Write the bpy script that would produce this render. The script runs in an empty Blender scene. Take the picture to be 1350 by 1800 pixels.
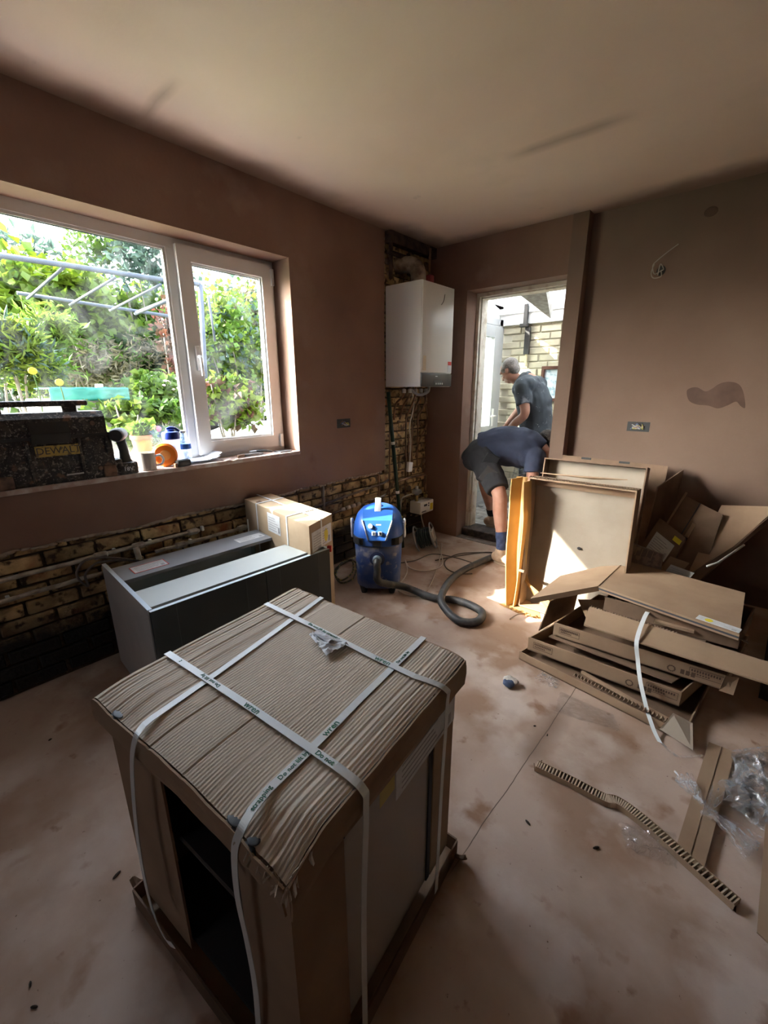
import bpy, bmesh, math, random
import numpy as np
from mathutils import Vector, Matrix, Quaternion
from mathutils import noise as mnoise
random.seed(7)
C = bpy.context.scene.collection
SC = bpy.context.scene
V = Vector
# ---------------------------------------------------------------- camera
CAM = V((2.454, 0.0, 1.42)); FPX = 754.1
def cam_axes(p, y, r):
    fwd = V((-math.sin(y)*math.cos(p), math.cos(y)*math.cos(p), -math.sin(p)))
    rt = V((math.cos(y), math.sin(y), 0)); up = rt.cross(fwd)
    return rt*math.cos(r)+up*math.sin(r), -rt*math.sin(r)+up*math.cos(r), fwd
RT, UP, FW = cam_axes(math.radians(16.165), math.radians(40.795), math.radians(-.18))
cd = bpy.data.cameras.new('camera'); co = bpy.data.objects.new('camera', cd); C.objects.link(co)
m = Matrix((RT, UP, -FW)).transposed().to_4x4(); m.translation = CAM; co.matrix_world = m
cd.sensor_fit = 'HORIZONTAL'; cd.sensor_width = 36; cd.lens = 36*FPX/1350; cd.clip_start = .05
SC.camera = co
# ---------------------------------------------------------------- light
SC.view_settings.view_transform = 'Standard'; SC.view_settings.look = 'None'
SC.view_settings.exposure = 2.0; SC.view_settings.gamma = 1; SC.view_settings.use_curve_mapping = False
SUN_DIR = V((1, 1.15, -.90)).normalized()
w = bpy.data.worlds.new('sky'); SC.world = w; w.use_nodes = True
wn = w.node_tree; bg = wn.nodes['Background']
sk = wn.nodes.new('ShaderNodeTexSky'); sk.sky_type = 'NISHITA'; sk.sun_disc = False
sk.sun_elevation = math.asin(-SUN_DIR.z); sk.sun_rotation = math.atan2(-SUN_DIR.x, -SUN_DIR.y); sk.dust_density = 3.0; sk.altitude = 50
hs = wn.nodes.new('ShaderNodeHueSaturation'); hs.inputs['Saturation'].default_value = .45
wn.links.new(sk.outputs[0], hs.inputs['Color']); wn.links.new(hs.outputs[0], bg.inputs['Color'])
bg.inputs['Strength'].default_value = 1.15
def light(name, kind, energy, color=(1, 1, 1), loc=(0, 0, 0), direction=None, **k):
    l = bpy.data.lights.new(name, kind); l.energy = energy; l.color = color
    for a, b in k.items(): setattr(l, a, b)
    o = bpy.data.objects.new(name, l); C.objects.link(o); o.location = loc
    if direction is not None: o.rotation_mode = 'QUATERNION'; o.rotation_quaternion = V(direction).to_track_quat('-Z', 'Y')
    return o
light('sun', 'SUN', 11.0, (1, .93, .82), (-6, -8, 6), SUN_DIR, angle=math.radians(.55))
# cool fill lamp added at an assumed, unseen window behind the camera
light('fill_assumed_window', 'AREA', 1.5, (.80, .89, 1), (.95, -2.26, 1.55), (-.05, 1, -.45), shape='RECTANGLE', size=1.1, size_y=1.0)
# ---------------------------------------------------------------- helpers
def ray(px, py): return RT*((px-675)/FPX) - UP*((py-900)/FPX) + FW
def PX(px, py, x): d = ray(px, py); return CAM + d*((x-CAM.x)/d.x)
def PY(px, py, y): d = ray(px, py); return CAM + d*((y-CAM.y)/d.y)
def PZ(px, py, z): d = ray(px, py); return CAM + d*((z-CAM.z)/d.z)
def Tm(loc=(0, 0, 0), rz=0, rx=0, ry=0, s=(1, 1, 1)):
    return Matrix.Translation(V(loc)) @ Matrix.Rotation(rz, 4, 'Z') @ Matrix.Rotation(ry, 4, 'Y') @ Matrix.Rotation(rx, 4, 'X') @ Matrix.Diagonal((*s, 1))
def basis(o, x, y, z):
    m = Matrix((V(x), V(y), V(z))).transposed().to_4x4(); m.translation = V(o); return m
def catmull(pts, n=8, closed=False):
    p = [V(q) for q in pts]; out = []; N = len(p)
    for i in range(N if closed else N-1):
        if closed: a, b, c, d = p[i-1], p[i], p[(i+1) % N], p[(i+2) % N]
        else: a, b, c, d = p[max(i-1, 0)], p[i], p[i+1], p[min(i+2, N-1)]
        for k in range(n):
            t = k/n; out.append(.5*((2*b)+(c-a)*t+(2*a-5*b+4*c-d)*t*t+(3*b-a-3*c+d)*t**3))
    if not closed: out.append(p[-1])
    return out
class MB:
    def __init__(s): s.v = []; s.f = []
    def add(s, vs, fs, M=None):
        n = len(s.v)
        s.v += [tuple((M @ V(p)) if M is not None else V(p)) for p in vs]
        s.f += [tuple(i+n for i in f) for f in fs]; return s
    def box(s, x0, x1, y0, y1, z0, z1, M=None):
        return s.add([(x0,y0,z0),(x1,y0,z0),(x1,y1,z0),(x0,y1,z0),(x0,y0,z1),(x1,y0,z1),(x1,y1,z1),(x0,y1,z1)],
              [(0,3,2,1),(4,5,6,7),(0,1,5,4),(1,2,6,5),(2,3,7,6),(3,0,4,7)], M)
    def cbox(s, x0, x1, y0, y1, z0, z1, c, M=None):
        """box with chamfered edges (a real bevel)"""
        bm = bmesh.new(); t = MB().box(x0, x1, y0, y1, z0, z1)
        vs = [bm.verts.new(p) for p in t.v]
        for f in t.f: bm.faces.new([vs[i] for i in f])
        bmesh.ops.bevel(bm, geom=bm.edges[:], offset=c, segments=2, affect='EDGES', profile=.5)
        bm.verts.index_update()
        s.add([v.co.copy() for v in bm.verts], [[v.index for v in f.verts] for f in bm.faces], M); bm.free(); return s
    def prism(s, poly, axis, a, b, M=None):
        def p3(p, t): return {'x': (t, p[0], p[1]), 'y': (p[0], t, p[1]), 'z': (p[0], p[1], t)}[axis]
        n = len(poly); vs = [p3(p, a) for p in poly]+[p3(p, b) for p in poly]
        return s.add(vs, [tuple(range(n))[::-1], tuple(range(n, 2*n))]+[(i, (i+1) % n, (i+1) % n+n, i+n) for i in range(n)], M)
    def slab(s, p, t, flip=1):
        """n corner points in order, thickness t along the normal"""
        p = [V(q) for q in p]; nrm = (p[1]-p[0]).cross(p[2]-p[0]).normalized()*t*flip; n = len(p)
        return s.add(p+[q+nrm for q in p], [tuple(range(n))[::-1], tuple(range(n, 2*n))]+[(i, (i+1) % n, (i+1) % n+n, i+n) for i in range(n)])
    def tube(s, path, r, n=8, closed=False, M=None, flat=1, cap=True):
        path = [V(p) for p in path]; N = len(path); rr = r if hasattr(r, '__len__') else [r]*N
        up = None; vs = []; fs = []
        for i, p in enumerate(path):
            t = ((path[(i+1) % N]-path[i-1]) if closed else (path[min(i+1, N-1)]-path[max(i-1, 0)])).normalized()
            if up is None: up = t.orthogonal().normalized()
            up = (up-t*up.dot(t)); up = up.normalized() if up.length > 1e-6 else t.orthogonal().normalized()
            sd = t.cross(up)
            for k in range(n):
                a = 2*math.pi*k/n; vs.append(p+(up*math.cos(a)*flat+sd*math.sin(a))*rr[i])
        for i in range(N if closed else N-1):
            for k in range(n):
                a = i*n+k; b = i*n+(k+1) % n; c = ((i+1) % N)*n+(k+1) % n; d = ((i+1) % N)*n+k; fs.append((a, b, c, d))
        if not closed and cap: fs += [tuple(range(n))[::-1], tuple(range((N-1)*n, N*n))]
        return s.add(vs, fs, M)
    def loft(s, rings, n=28, M=None):
        """rings: (z, rx, ry, exponent, cx, cy)"""
        vs = []; fs = []
        for z, rx, ry, e, cx, cy in rings:
            for k in range(n):
                a = 2*math.pi*k/n; c, q = math.cos(a), math.sin(a)
                vs.append((cx+rx*math.copysign(abs(c)**(2/e), c), cy+ry*math.copysign(abs(q)**(2/e), q), z))
        for i in range(len(rings)-1):
            for k in range(n): fs.append((i*n+k, i*n+(k+1) % n, (i+1)*n+(k+1) % n, (i+1)*n+k))
        fs += [tuple(range(n))[::-1], tuple(range((len(rings)-1)*n, len(rings)*n))]
        return s.add(vs, fs, M)
    def lathe(s, prof, n=20, M=None): return s.loft([(z, max(r, 1e-4), max(r, 1e-4), 2, 0, 0) for r, z in prof], n, M)
    def ell(s, c, r, M=None, n=12, m=8, R=None):
        rings = []; vs = []; fs = []
        for i in range(1, m):
            a = math.pi*i/m
            for k in range(n):
                b = 2*math.pi*k/n; vs.append(V((r[0]*math.sin(a)*math.cos(b), r[1]*math.sin(a)*math.sin(b), -r[2]*math.cos(a))))
        vs += [V((0, 0, -r[2])), V((0, 0, r[2]))]
        for i in range(m-2):
            for k in range(n): fs.append((i*n+k, i*n+(k+1) % n, (i+1)*n+(k+1) % n, (i+1)*n+k))
        for k in range(n): fs.append((len(vs)-2, (k+1) % n, k)); fs.append((len(vs)-1, (m-2)*n+k, (m-2)*n+(k+1) % n))
        if R is not None: vs = [R @ q for q in vs]
        return s.add([q+V(c) for q in vs], fs, M)
    def grid(s, fn, nu, nv, t=0):
        """surface fn(u,v); with t a solid sheet of that thickness below it"""
        vs = [V(fn(i/nu, j/nv)) for j in range(nv+1) for i in range(nu+1)]; W = nu+1; n = len(vs)
        fs = [(j*W+i, j*W+i+1, (j+1)*W+i+1, (j+1)*W+i) for j in range(nv) for i in range(nu)]
        if t:
            nrm = (vs[nu]-vs[0]).cross(vs[nv*W]-vs[0]).normalized()*t
            vs += [v-nrm for v in vs]; fs += [tuple(i+n for i in f[::-1]) for f in fs]
            rim = [i for i in range(nu)]+[j*W+nu for j in range(nv)]+[nv*W+i for i in range(nu, 0, -1)]+[j*W for j in range(nv, 0, -1)]
            for a, b in zip(rim, rim[1:]+rim[:1]): fs.append((b, a, a+n, b+n))
        return s.add(vs, fs)
    def ribbon(s, path, wd, t):
        """flat band; wd = half-width vector(s)"""
        vs = []; fs = []; N = len(path); path = [V(p) for p in path]
        for i, p in enumerate(path):
            w_ = V(wd[i]) if isinstance(wd, list) else V(wd)
            tt = (path[min(i+1, N-1)]-path[max(i-1, 0)]).normalized(); nn = w_.cross(tt).normalized()*t/2
            vs += [p-w_-nn, p+w_-nn, p+w_+nn, p-w_+nn]
        for i in range(N-1):
            a = i*4; b = a+4
            for k in range(4): fs.append((a+k, a+(k+1) % 4, b+(k+1) % 4, b+k))
        fs += [(3, 2, 1, 0), tuple(range(N*4-4, N*4))]
        return s.add(vs, fs)
    def mesh(s, name):
        me = bpy.data.meshes.new(name); me.from_pydata(s.v, [], s.f); me.validate(); return me
ROOTW = {}
def link(name, me, mt, parent=None, smooth=False, world=True, rec=True):
    o = bpy.data.objects.new(name, me); C.objects.link(o)
    if rec:
        bm = bmesh.new(); bm.from_mesh(me); bmesh.ops.recalc_face_normals(bm, faces=bm.faces); bm.to_mesh(me); bm.free()
    if mt and not me.materials: me.materials.append(mt)
    if parent is not None:
        if world and parent.name in ROOTW: me.transform(ROOTW[parent.name].inverted())
        if parent.name in ROOTW: ROOTW[o.name] = ROOTW[parent.name]
        o.parent = parent
    if smooth: me.shade_smooth()
    if smooth == 'a' or smooth == 'auto': me.shade_auto_smooth() if hasattr(me, 'shade_auto_smooth') else None
    return o
def B(mb, name, mt, parent=None, smooth=False, world=True, label=None):
    o = link(name, mb.mesh(name), mt, parent, False, world)
    if smooth == 'a':
        bm = bmesh.new(); bm.from_mesh(o.data)
        for e in bm.edges: e.smooth = not (len(e.link_faces) == 2 and e.calc_face_angle() > .6)
        for f in bm.faces: f.smooth = True
        bm.to_mesh(o.data); bm.free()
    elif smooth: o.data.shade_smooth()
    if label: o['label'] = label
    return o
def thing(name, label, cat, loc=(0, 0, 0), rz=0, group=None, world=True):
    o = bpy.data.objects.new(name, None); C.objects.link(o); o.empty_display_size = .05
    o.location = loc; o.rotation_euler = (0, 0, rz); o['label'] = label; o['category'] = cat
    if group: o['group'] = group
    if world: ROOTW[o.name] = Matrix.Translation(V(loc)) @ Matrix.Rotation(rz, 4, 'Z')
    return o
def tag(o, label, cat, group=None):
    o['label'] = label; o['category'] = cat
    if group: o['group'] = group
    return o
def struct(o): o['kind'] = 'structure'; return o
# ---------------------------------------------------------------- materials
def nd(nt, t, **k):
    n = nt.nodes.new(t)
    for a, b in k.items():
        if a in n.inputs: n.inputs[a].default_value = b
        else: setattr(n, a, b)
    return n
def mat(name, col, rough=.7, col2=None, scale=6, lo=.4, hi=.65, detail=6, metal=0, bump=0, bscale=None, rnd=0, spots=None, dust=None, coord='Generated', trans=0, wave=None, spec=.4, sss=0):
    m = bpy.data.materials.new(name); m.use_nodes = True; nt = m.node_tree; p = nt.nodes['Principled BSDF']
    p.inputs['Roughness'].default_value = rough; p.inputs['Metallic'].default_value = metal
    p.inputs['Specular IOR Level'].default_value = spec
    L = nt.links.new
    geo = nd(nt, 'ShaderNodeNewGeometry'); tc = nd(nt, 'ShaderNodeTexCoord')
    pos = tc.outputs['Object'] if coord == 'Object' else geo.outputs['Position']
    c = nd(nt, 'ShaderNodeRGB'); c.outputs[0].default_value = (*col, 1); out = c.outputs[0]
    def mixer(a, b, fac, mode='MIX'):
        x = nd(nt, 'ShaderNodeMix', data_type='RGBA', blend_type=mode); L(a, x.inputs[6])
        if isinstance(b, tuple): x.inputs[7].default_value = (*b, 1)
        else: L(b, x.inputs[7])
        if isinstance(fac, float): x.inputs[0].default_value = fac
        else: L(fac, x.inputs[0])
        return x.outputs[2]
    def nz(sc, lo, hi, det=6, dist=0):
        n = nd(nt, 'ShaderNodeTexNoise', Scale=sc, Detail=det, Distortion=dist); L(pos, n.inputs['Vector'])
        r = nd(nt, 'ShaderNodeMapRange'); r.inputs[1].default_value = lo; r.inputs[2].default_value = hi; L(n.outputs[0], r.inputs[0]); return r.outputs[0]
    if col2: out = mixer(out, col2, nz(scale, lo, hi, detail))
    if spots:
        for sc_, sl, sh, scol in spots: out = mixer(out, scol, nz(sc_, sl, sh, 8))
    if rnd:
        oi = nd(nt, 'ShaderNodeObjectInfo'); h = nd(nt, 'ShaderNodeHueSaturation')
        mr = nd(nt, 'ShaderNodeMapRange'); mr.inputs[3].default_value = 1-rnd; mr.inputs[4].default_value = 1+rnd
        L(oi.outputs['Random'], mr.inputs[0]); L(mr.outputs[0], h.inputs['Value']); L(out, h.inputs['Color']); out = h.outputs[0]
    L(out, p.inputs['Base Color'])
    if bump:
        n = nd(nt, 'ShaderNodeTexNoise', Scale=bscale or scale*4, Detail=8); L(pos, n.inputs['Vector'])
        bp = nd(nt, 'ShaderNodeBump', Strength=bump, Distance=.01); L(n.outputs[0], bp.inputs['Height']); L(bp.outputs[0], p.inputs['Normal'])
    if wave:
        ax, fr, st = wave
        wv = nd(nt, 'ShaderNodeTexWave', Scale=fr, Distortion=.3); wv.bands_direction = ax; L(tc.outputs['Object'], wv.inputs['Vector']); wv.inputs['Detail'].default_value = 1
        bp2 = nd(nt, 'ShaderNodeBump', Strength=st, Distance=.002); L(wv.outputs[0], bp2.inputs['Height'])
        if bump: L(bp.outputs[0], bp2.inputs['Normal'])
        L(bp2.outputs[0], p.inputs['Normal'])
    if trans:
        tr = nd(nt, 'ShaderNodeBsdfTranslucent'); L(out, tr.inputs[0]); ms = nd(nt, 'ShaderNodeMixShader'); ms.inputs[0].default_value = trans
        L(p.outputs[0], ms.inputs[1]); L(tr.outputs[0], ms.inputs[2]); L(ms.outputs[0], nt.nodes['Material Output'].inputs[0])
    m['out'] = 0
    return m
def clearmat(name, tint=(1, 1, 1), fac=.12, rough=.05, white=0, wscale=5, wlo=.5, whi=.7, bump=0, bscale=30, wcol=(.9, .95, 1)):
    """thin clear sheet: transparent + sharp gloss (+ patchy white: smears on glass, highlights on film)"""
    m = bpy.data.materials.new(name); m.use_nodes = True; nt = m.node_tree; nt.nodes.clear(); L = nt.links.new
    o = nd(nt, 'ShaderNodeOutputMaterial'); t = nd(nt, 'ShaderNodeBsdfTransparent', Color=(*tint, 1)); g = nd(nt, 'ShaderNodeBsdfGlossy', Roughness=rough)
    mx = nd(nt, 'ShaderNodeMixShader'); lw = nd(nt, 'ShaderNodeLayerWeight'); pw = nd(nt, 'ShaderNodeMath', operation='POWER'); pw.inputs[1].default_value = 4; L(lw.outputs['Facing'], pw.inputs[0]); fr = nd(nt, 'ShaderNodeMath', operation='MULTIPLY_ADD'); fr.inputs[1].default_value = .7; fr.inputs[2].default_value = .04; L(pw.outputs[0], fr.inputs[0])
    ad = nd(nt, 'ShaderNodeMath', operation='ADD'); ad.inputs[1].default_value = fac; L(fr.outputs[0], ad.inputs[0]); L(ad.outputs[0], mx.inputs[0])
    L(t.outputs[0], mx.inputs[1]); L(g.outputs[0], mx.inputs[2]); last = mx.outputs[0]
    geo = nd(nt, 'ShaderNodeNewGeometry')
    if bump:
        n = nd(nt, 'ShaderNodeTexNoise', Scale=bscale, Detail=4, Distortion=1.5); L(geo.outputs['Position'], n.inputs['Vector'])
        b = nd(nt, 'ShaderNodeBump', Strength=bump, Distance=.02); L(n.outputs[0], b.inputs['Height']); L(b.outputs[0], g.inputs['Normal'])
    if white:
        d = nd(nt, 'ShaderNodeBsdfDiffuse', Color=(*wcol, 1)); tl = nd(nt, 'ShaderNodeBsdfTranslucent', Color=(*wcol, 1)); a2 = nd(nt, 'ShaderNodeMixShader'); a2.inputs[0].default_value = .5
        L(d.outputs[0], a2.inputs[1]); L(tl.outputs[0], a2.inputs[2])
        n = nd(nt, 'ShaderNodeTexNoise', Scale=wscale, Detail=5, Distortion=2.5); L(geo.outputs['Position'], n.inputs['Vector'])
        r = nd(nt, 'ShaderNodeMapRange'); r.inputs[1].default_value = wlo; r.inputs[2].default_value = whi; r.inputs[4].default_value = white; L(n.outputs[0], r.inputs[0])
        m3 = nd(nt, 'ShaderNodeMixShader'); L(r.outputs[0], m3.inputs[0]); L(last, m3.inputs[1]); L(a2.outputs[0], m3.inputs[2]); last = m3.outputs[0]
    L(last, o.inputs[0]); return m
def text_mb(txt, size, M):
    cu = bpy.data.curves.new('t', 'FONT'); cu.body = txt; cu.size = size; cu.extrude = .0004; cu.align_x = 'CENTER'; cu.align_y = 'CENTER'; cu.resolution_u = 2
    o = bpy.data.objects.new('t', cu); me = bpy.data.meshes.new_from_object(o); 
    mb = MB().add([v.co.copy() for v in me.vertices], [tuple(f.vertices) for f in me.polygons], M)
    bpy.data.objects.remove(o); bpy.data.curves.remove(cu); bpy.data.meshes.remove(me); return mb
def N3(p, s=1, seed=0): return mnoise.noise(V(p)*s+V((seed*7.3, seed*3.1, seed)))
M_ = {}
M_['plaster'] = mat('fresh_plaster_brown', (.215, .122, .086), .75, (.29, .175, .125), 1.6, .35, .7, bump=.08, bscale=60, spots=[(7, .62, .78, (.23, .125, .085)), (2.3, .60, .72, (.30, .20, .155))])
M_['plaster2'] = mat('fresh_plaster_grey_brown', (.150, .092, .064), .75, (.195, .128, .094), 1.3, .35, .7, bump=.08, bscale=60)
M_['ply'] = mat('dry_plaster_edge', (.42, .33, .26), .8, (.5, .4, .3), 9, bump=.1)
M_['mortar'] = mat('old_mortar', (.13, .10, .07), .95, (.06, .045, .03), 14, bump=.6, bscale=60)
M_['white'] = mat('white_upvc', (.78, .78, .78), .35)
M_['dark'] = mat('black_plastic', (.03, .03, .032), .5)
M_['steel'] = mat('bare_steel', (.6, .6, .6), .3, metal=1)
M_['copper'] = mat('dull_copper', (.30, .17, .10), .45, (.12, .08, .05), 12, metal=.7)
M_['card'] = mat('brown_cardboard', (.345, .235, .15), .85, (.29, .19, .12), 5, bump=.05, bscale=90)
M_['card_in'] = mat('cardboard_inner_grey', (.31, .26, .205), .85, (.275, .225, .175), 6, bump=.05, bscale=80)
M_['card_dk'] = mat('dark_brown_cardboard', (.20, .125, .08), .8, (.14, .088, .055), 6, bump=.05, bscale=80)
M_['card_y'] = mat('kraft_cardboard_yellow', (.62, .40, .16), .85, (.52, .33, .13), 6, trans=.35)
M_['flute'] = mat('corrugated_core', (.30, .21, .14), .9)
M_['label'] = mat('paper_label', (.68, .70, .72), .6, (.6, .62, .64), 30)
M_['ink'] = mat('black_ink', (.06, .06, .07), .7)
M_['red'] = mat('red_plastic', (.6, .04, .03), .5)
M_['yellow'] = mat('yellow_label', (.75, .62, .03), .5)
M_['strap'] = mat('white_strap', (.72, .75, .76), .4)
M_['green_ink'] = mat('green_ink', (.02, .16, .10), .6)
M_['film'] = clearmat('clear_film', (.95, .96, .97), .07, .16, .16, 9, .45, .75, bump=.25, bscale=14)
M_['print_grey'] = mat('faint_grey_print', (.36, .37, .39), .7)
M_['film_w'] = clearmat('crumpled_clear_film', (1, 1, 1), .07, .12, .42, 14, .38, .75, bump=.3, bscale=20)  # patchy white mixed in stands for highlights on the crumpled film
# ================================================================= ROOM
H = 2.585; D = 3.503; D2 = 3.593
# floor: dusty screed with plaster stains
def floor_mat():
    m = mat('dusty_screed', (.50, .375, .30), .8, (.34, .215, .145), 2.1, .44, .62, bump=.18, bscale=22,
            spots=[(3.1, .50, .66, (.60, .49, .42)), (6, .60, .72, (.30, .17, .105)), (1.3, .56, .72, (.33, .21, .145)), (14, .66, .76, (.26, .15, .10)), (60, .70, .76, (.16, .09, .06))])
    nt = m.node_tree; L = nt.links.new; p = nt.nodes['Principled BSDF']
    src = p.inputs['Base Color'].links[0].from_socket
    geo = nd(nt, 'ShaderNodeNewGeometry'); sx = nd(nt, 'ShaderNodeSeparateXYZ')
    n = nd(nt, 'ShaderNodeTexNoise', Scale=6.0, Detail=4); 
    ad = nd(nt, 'ShaderNodeVectorMath', operation='MULTIPLY_ADD'); ad.inputs[1].default_value = (.014,)*3
    L(geo.outputs['Position'], n.inputs['Vector']); L(n.outputs['Color'], ad.inputs[0]); L(geo.outputs['Position'], ad.inputs[2]); L(ad.outputs[0], sx.inputs[0])
    a = PZ(985, 1250, 0); b = PZ(815, 1500, 0); dr = (b-a).normalized(); nn = V((-dr.y, dr.x, 0))
    def lin(vec, off):
        d = nd(nt, 'ShaderNodeVectorMath', operation='DOT_PRODUCT'); L(ad.outputs[0], d.inputs[0]); d.inputs[1].default_value = vec
        s = nd(nt, 'ShaderNodeMath', operation='SUBTRACT'); L(d.outputs['Value'], s.inputs[0]); s.inputs[1].default_value = off; return s.outputs[0]
    dist = nd(nt, 'ShaderNodeMath', operation='ABSOLUTE'); L(lin(nn, a.dot(nn)+.007*(nn.x+nn.y)), dist.inputs[0])
    t = lin(dr, a.dot(dr)); 
    def rng(s, a0, b0, o0=0, o1=1):
        r = nd(nt, 'ShaderNodeMapRange'); r.inputs[1].default_value = a0; r.inputs[2].default_value = b0; r.inputs[3].default_value = o0; r.inputs[4].default_value = o1; L(s, r.inputs[0]); return r.outputs[0]
    def mul(x, y):
        q = nd(nt, 'ShaderNodeMath', operation='MULTIPLY'); L(x, q.inputs[0]); L(y, q.inputs[1]); return q.outputs[0]
    inside = mul(rng(t, -.9, -.6), rng(t, (b-a).length+.1, (b-a).length-.05))
    stain = mul(mul(rng(dist.outputs[0], .07, .0), rng(t, -.1, .05)), rng(t, .42, .30))
    crack = mul(rng(dist.outputs[0], .0022, .0008), inside)
    def mx(a_, col, f):
        x = nd(nt, 'ShaderNodeMix', data_type='RGBA'); L(a_, x.inputs[6]); x.inputs[7].default_value = (*col, 1); L(f, x.inputs[0]); return x.outputs[2]
    o = mx(src, (.27, .18, .13), stain); o = mx(o, (.12, .08, .06), crack); L(o, p.inputs['Base Color'])
    return m
fl = B(MB().box(-.04, 4.2, -2.3, D2+.2, -.06, 0), 'floor', floor_mat()); struct(fl)
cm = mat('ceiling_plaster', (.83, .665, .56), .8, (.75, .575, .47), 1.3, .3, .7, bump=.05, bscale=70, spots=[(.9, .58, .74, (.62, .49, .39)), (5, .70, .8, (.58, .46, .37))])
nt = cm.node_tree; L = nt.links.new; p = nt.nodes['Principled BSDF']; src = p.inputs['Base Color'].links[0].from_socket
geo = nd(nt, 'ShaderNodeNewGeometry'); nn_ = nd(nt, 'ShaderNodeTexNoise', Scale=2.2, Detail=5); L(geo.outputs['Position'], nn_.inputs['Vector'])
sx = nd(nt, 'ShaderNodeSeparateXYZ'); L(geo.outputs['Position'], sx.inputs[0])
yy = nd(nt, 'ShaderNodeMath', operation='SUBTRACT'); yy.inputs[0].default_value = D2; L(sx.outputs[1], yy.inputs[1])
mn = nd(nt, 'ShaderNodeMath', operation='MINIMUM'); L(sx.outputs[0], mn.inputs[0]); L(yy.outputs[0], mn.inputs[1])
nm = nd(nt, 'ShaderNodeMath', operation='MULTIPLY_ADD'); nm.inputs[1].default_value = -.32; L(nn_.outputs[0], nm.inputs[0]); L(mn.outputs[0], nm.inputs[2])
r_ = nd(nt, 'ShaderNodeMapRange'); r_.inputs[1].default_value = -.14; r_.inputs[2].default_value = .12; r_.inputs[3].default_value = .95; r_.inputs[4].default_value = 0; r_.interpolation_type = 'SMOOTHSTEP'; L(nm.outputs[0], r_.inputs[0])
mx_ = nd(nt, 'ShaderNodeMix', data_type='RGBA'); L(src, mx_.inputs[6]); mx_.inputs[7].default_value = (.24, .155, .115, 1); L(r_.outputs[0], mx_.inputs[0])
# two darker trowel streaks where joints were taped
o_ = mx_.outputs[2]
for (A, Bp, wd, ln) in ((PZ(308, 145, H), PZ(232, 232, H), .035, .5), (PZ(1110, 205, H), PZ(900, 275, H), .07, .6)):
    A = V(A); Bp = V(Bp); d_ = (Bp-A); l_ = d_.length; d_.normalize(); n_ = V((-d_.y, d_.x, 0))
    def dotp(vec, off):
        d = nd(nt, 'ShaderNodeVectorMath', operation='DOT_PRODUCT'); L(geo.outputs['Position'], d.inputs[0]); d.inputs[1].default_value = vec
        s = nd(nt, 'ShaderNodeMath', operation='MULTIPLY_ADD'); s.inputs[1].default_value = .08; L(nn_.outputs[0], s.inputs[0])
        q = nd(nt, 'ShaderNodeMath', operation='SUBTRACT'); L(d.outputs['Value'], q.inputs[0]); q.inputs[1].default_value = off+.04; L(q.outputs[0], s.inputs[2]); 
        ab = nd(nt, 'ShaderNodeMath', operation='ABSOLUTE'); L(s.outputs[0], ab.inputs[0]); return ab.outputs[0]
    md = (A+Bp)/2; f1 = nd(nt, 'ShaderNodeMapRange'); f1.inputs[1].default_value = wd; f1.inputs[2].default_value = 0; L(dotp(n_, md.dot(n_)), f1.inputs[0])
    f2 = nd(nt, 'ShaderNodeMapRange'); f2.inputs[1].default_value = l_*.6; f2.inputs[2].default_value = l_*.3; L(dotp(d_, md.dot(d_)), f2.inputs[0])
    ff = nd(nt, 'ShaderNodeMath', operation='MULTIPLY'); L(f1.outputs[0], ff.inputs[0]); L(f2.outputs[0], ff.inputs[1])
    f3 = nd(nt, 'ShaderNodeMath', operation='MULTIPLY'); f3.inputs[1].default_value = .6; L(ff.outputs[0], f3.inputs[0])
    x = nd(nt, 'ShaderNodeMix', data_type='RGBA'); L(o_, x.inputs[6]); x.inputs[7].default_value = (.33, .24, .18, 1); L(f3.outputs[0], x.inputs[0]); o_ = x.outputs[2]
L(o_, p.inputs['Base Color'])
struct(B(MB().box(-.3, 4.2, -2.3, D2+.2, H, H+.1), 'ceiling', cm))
# ---- left wall: masonry core, brick face low down and behind the boiler, fresh plaster over the rest
WY0, WY1, WZ0, WZ1 = .255, 1.925, .985, 2.215      # window hole
wl = MB()
for y0, y1, z0, z1 in ((-2.3, WY0-.03, -.1, H), (WY0-.03, WY1+.03, -.1, WZ0-.03), (WY0-.03, WY1+.03, WZ1+.03, H), (WY1+.03, 3.8, -.1, H)):
    wl.box(-.30, -.036, y0, y1, z0, z1)
wall_left = struct(B(wl, 'wall_left', M_['mortar']))
wallp = MB()
BY = 2.856
def jag(y): return .712+.018*N3((y*3, 0, 0), 1, 1)+.012*N3((y*14, 0, 0), 1, 2)
def pl(y0, y1, z0, z1): wallp.box(-.036, 0, y0, y1, z0, z1)
def low(y0, y1):
    n = max(4, int((y1-y0)/.03)); pts = [(y0+(y1-y0)*i/n, jag(y0+(y1-y0)*i/n)) for i in range(n+1)]
    wallp.prism(pts+[(y1, .80), (y0, .80)], 'x', -.036, 0)
low(-2.3, BY); pl(-2.3, WY0, .80, H); pl(WY0, WY1, .80, WZ0); pl(WY0, WY1, WZ1, H)
n = 60; pts = [(BY+.012*N3((0, 0, z*2.5), 1, 4)+.006*N3((0, 0, z*15), 1, 5), z) for z in [.80+(H-.80)*i/n for i in range(n+1)]]
wallp.prism([(WY1, .80)]+pts+[(WY1, H)], 'x', -.036, 0)
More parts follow.
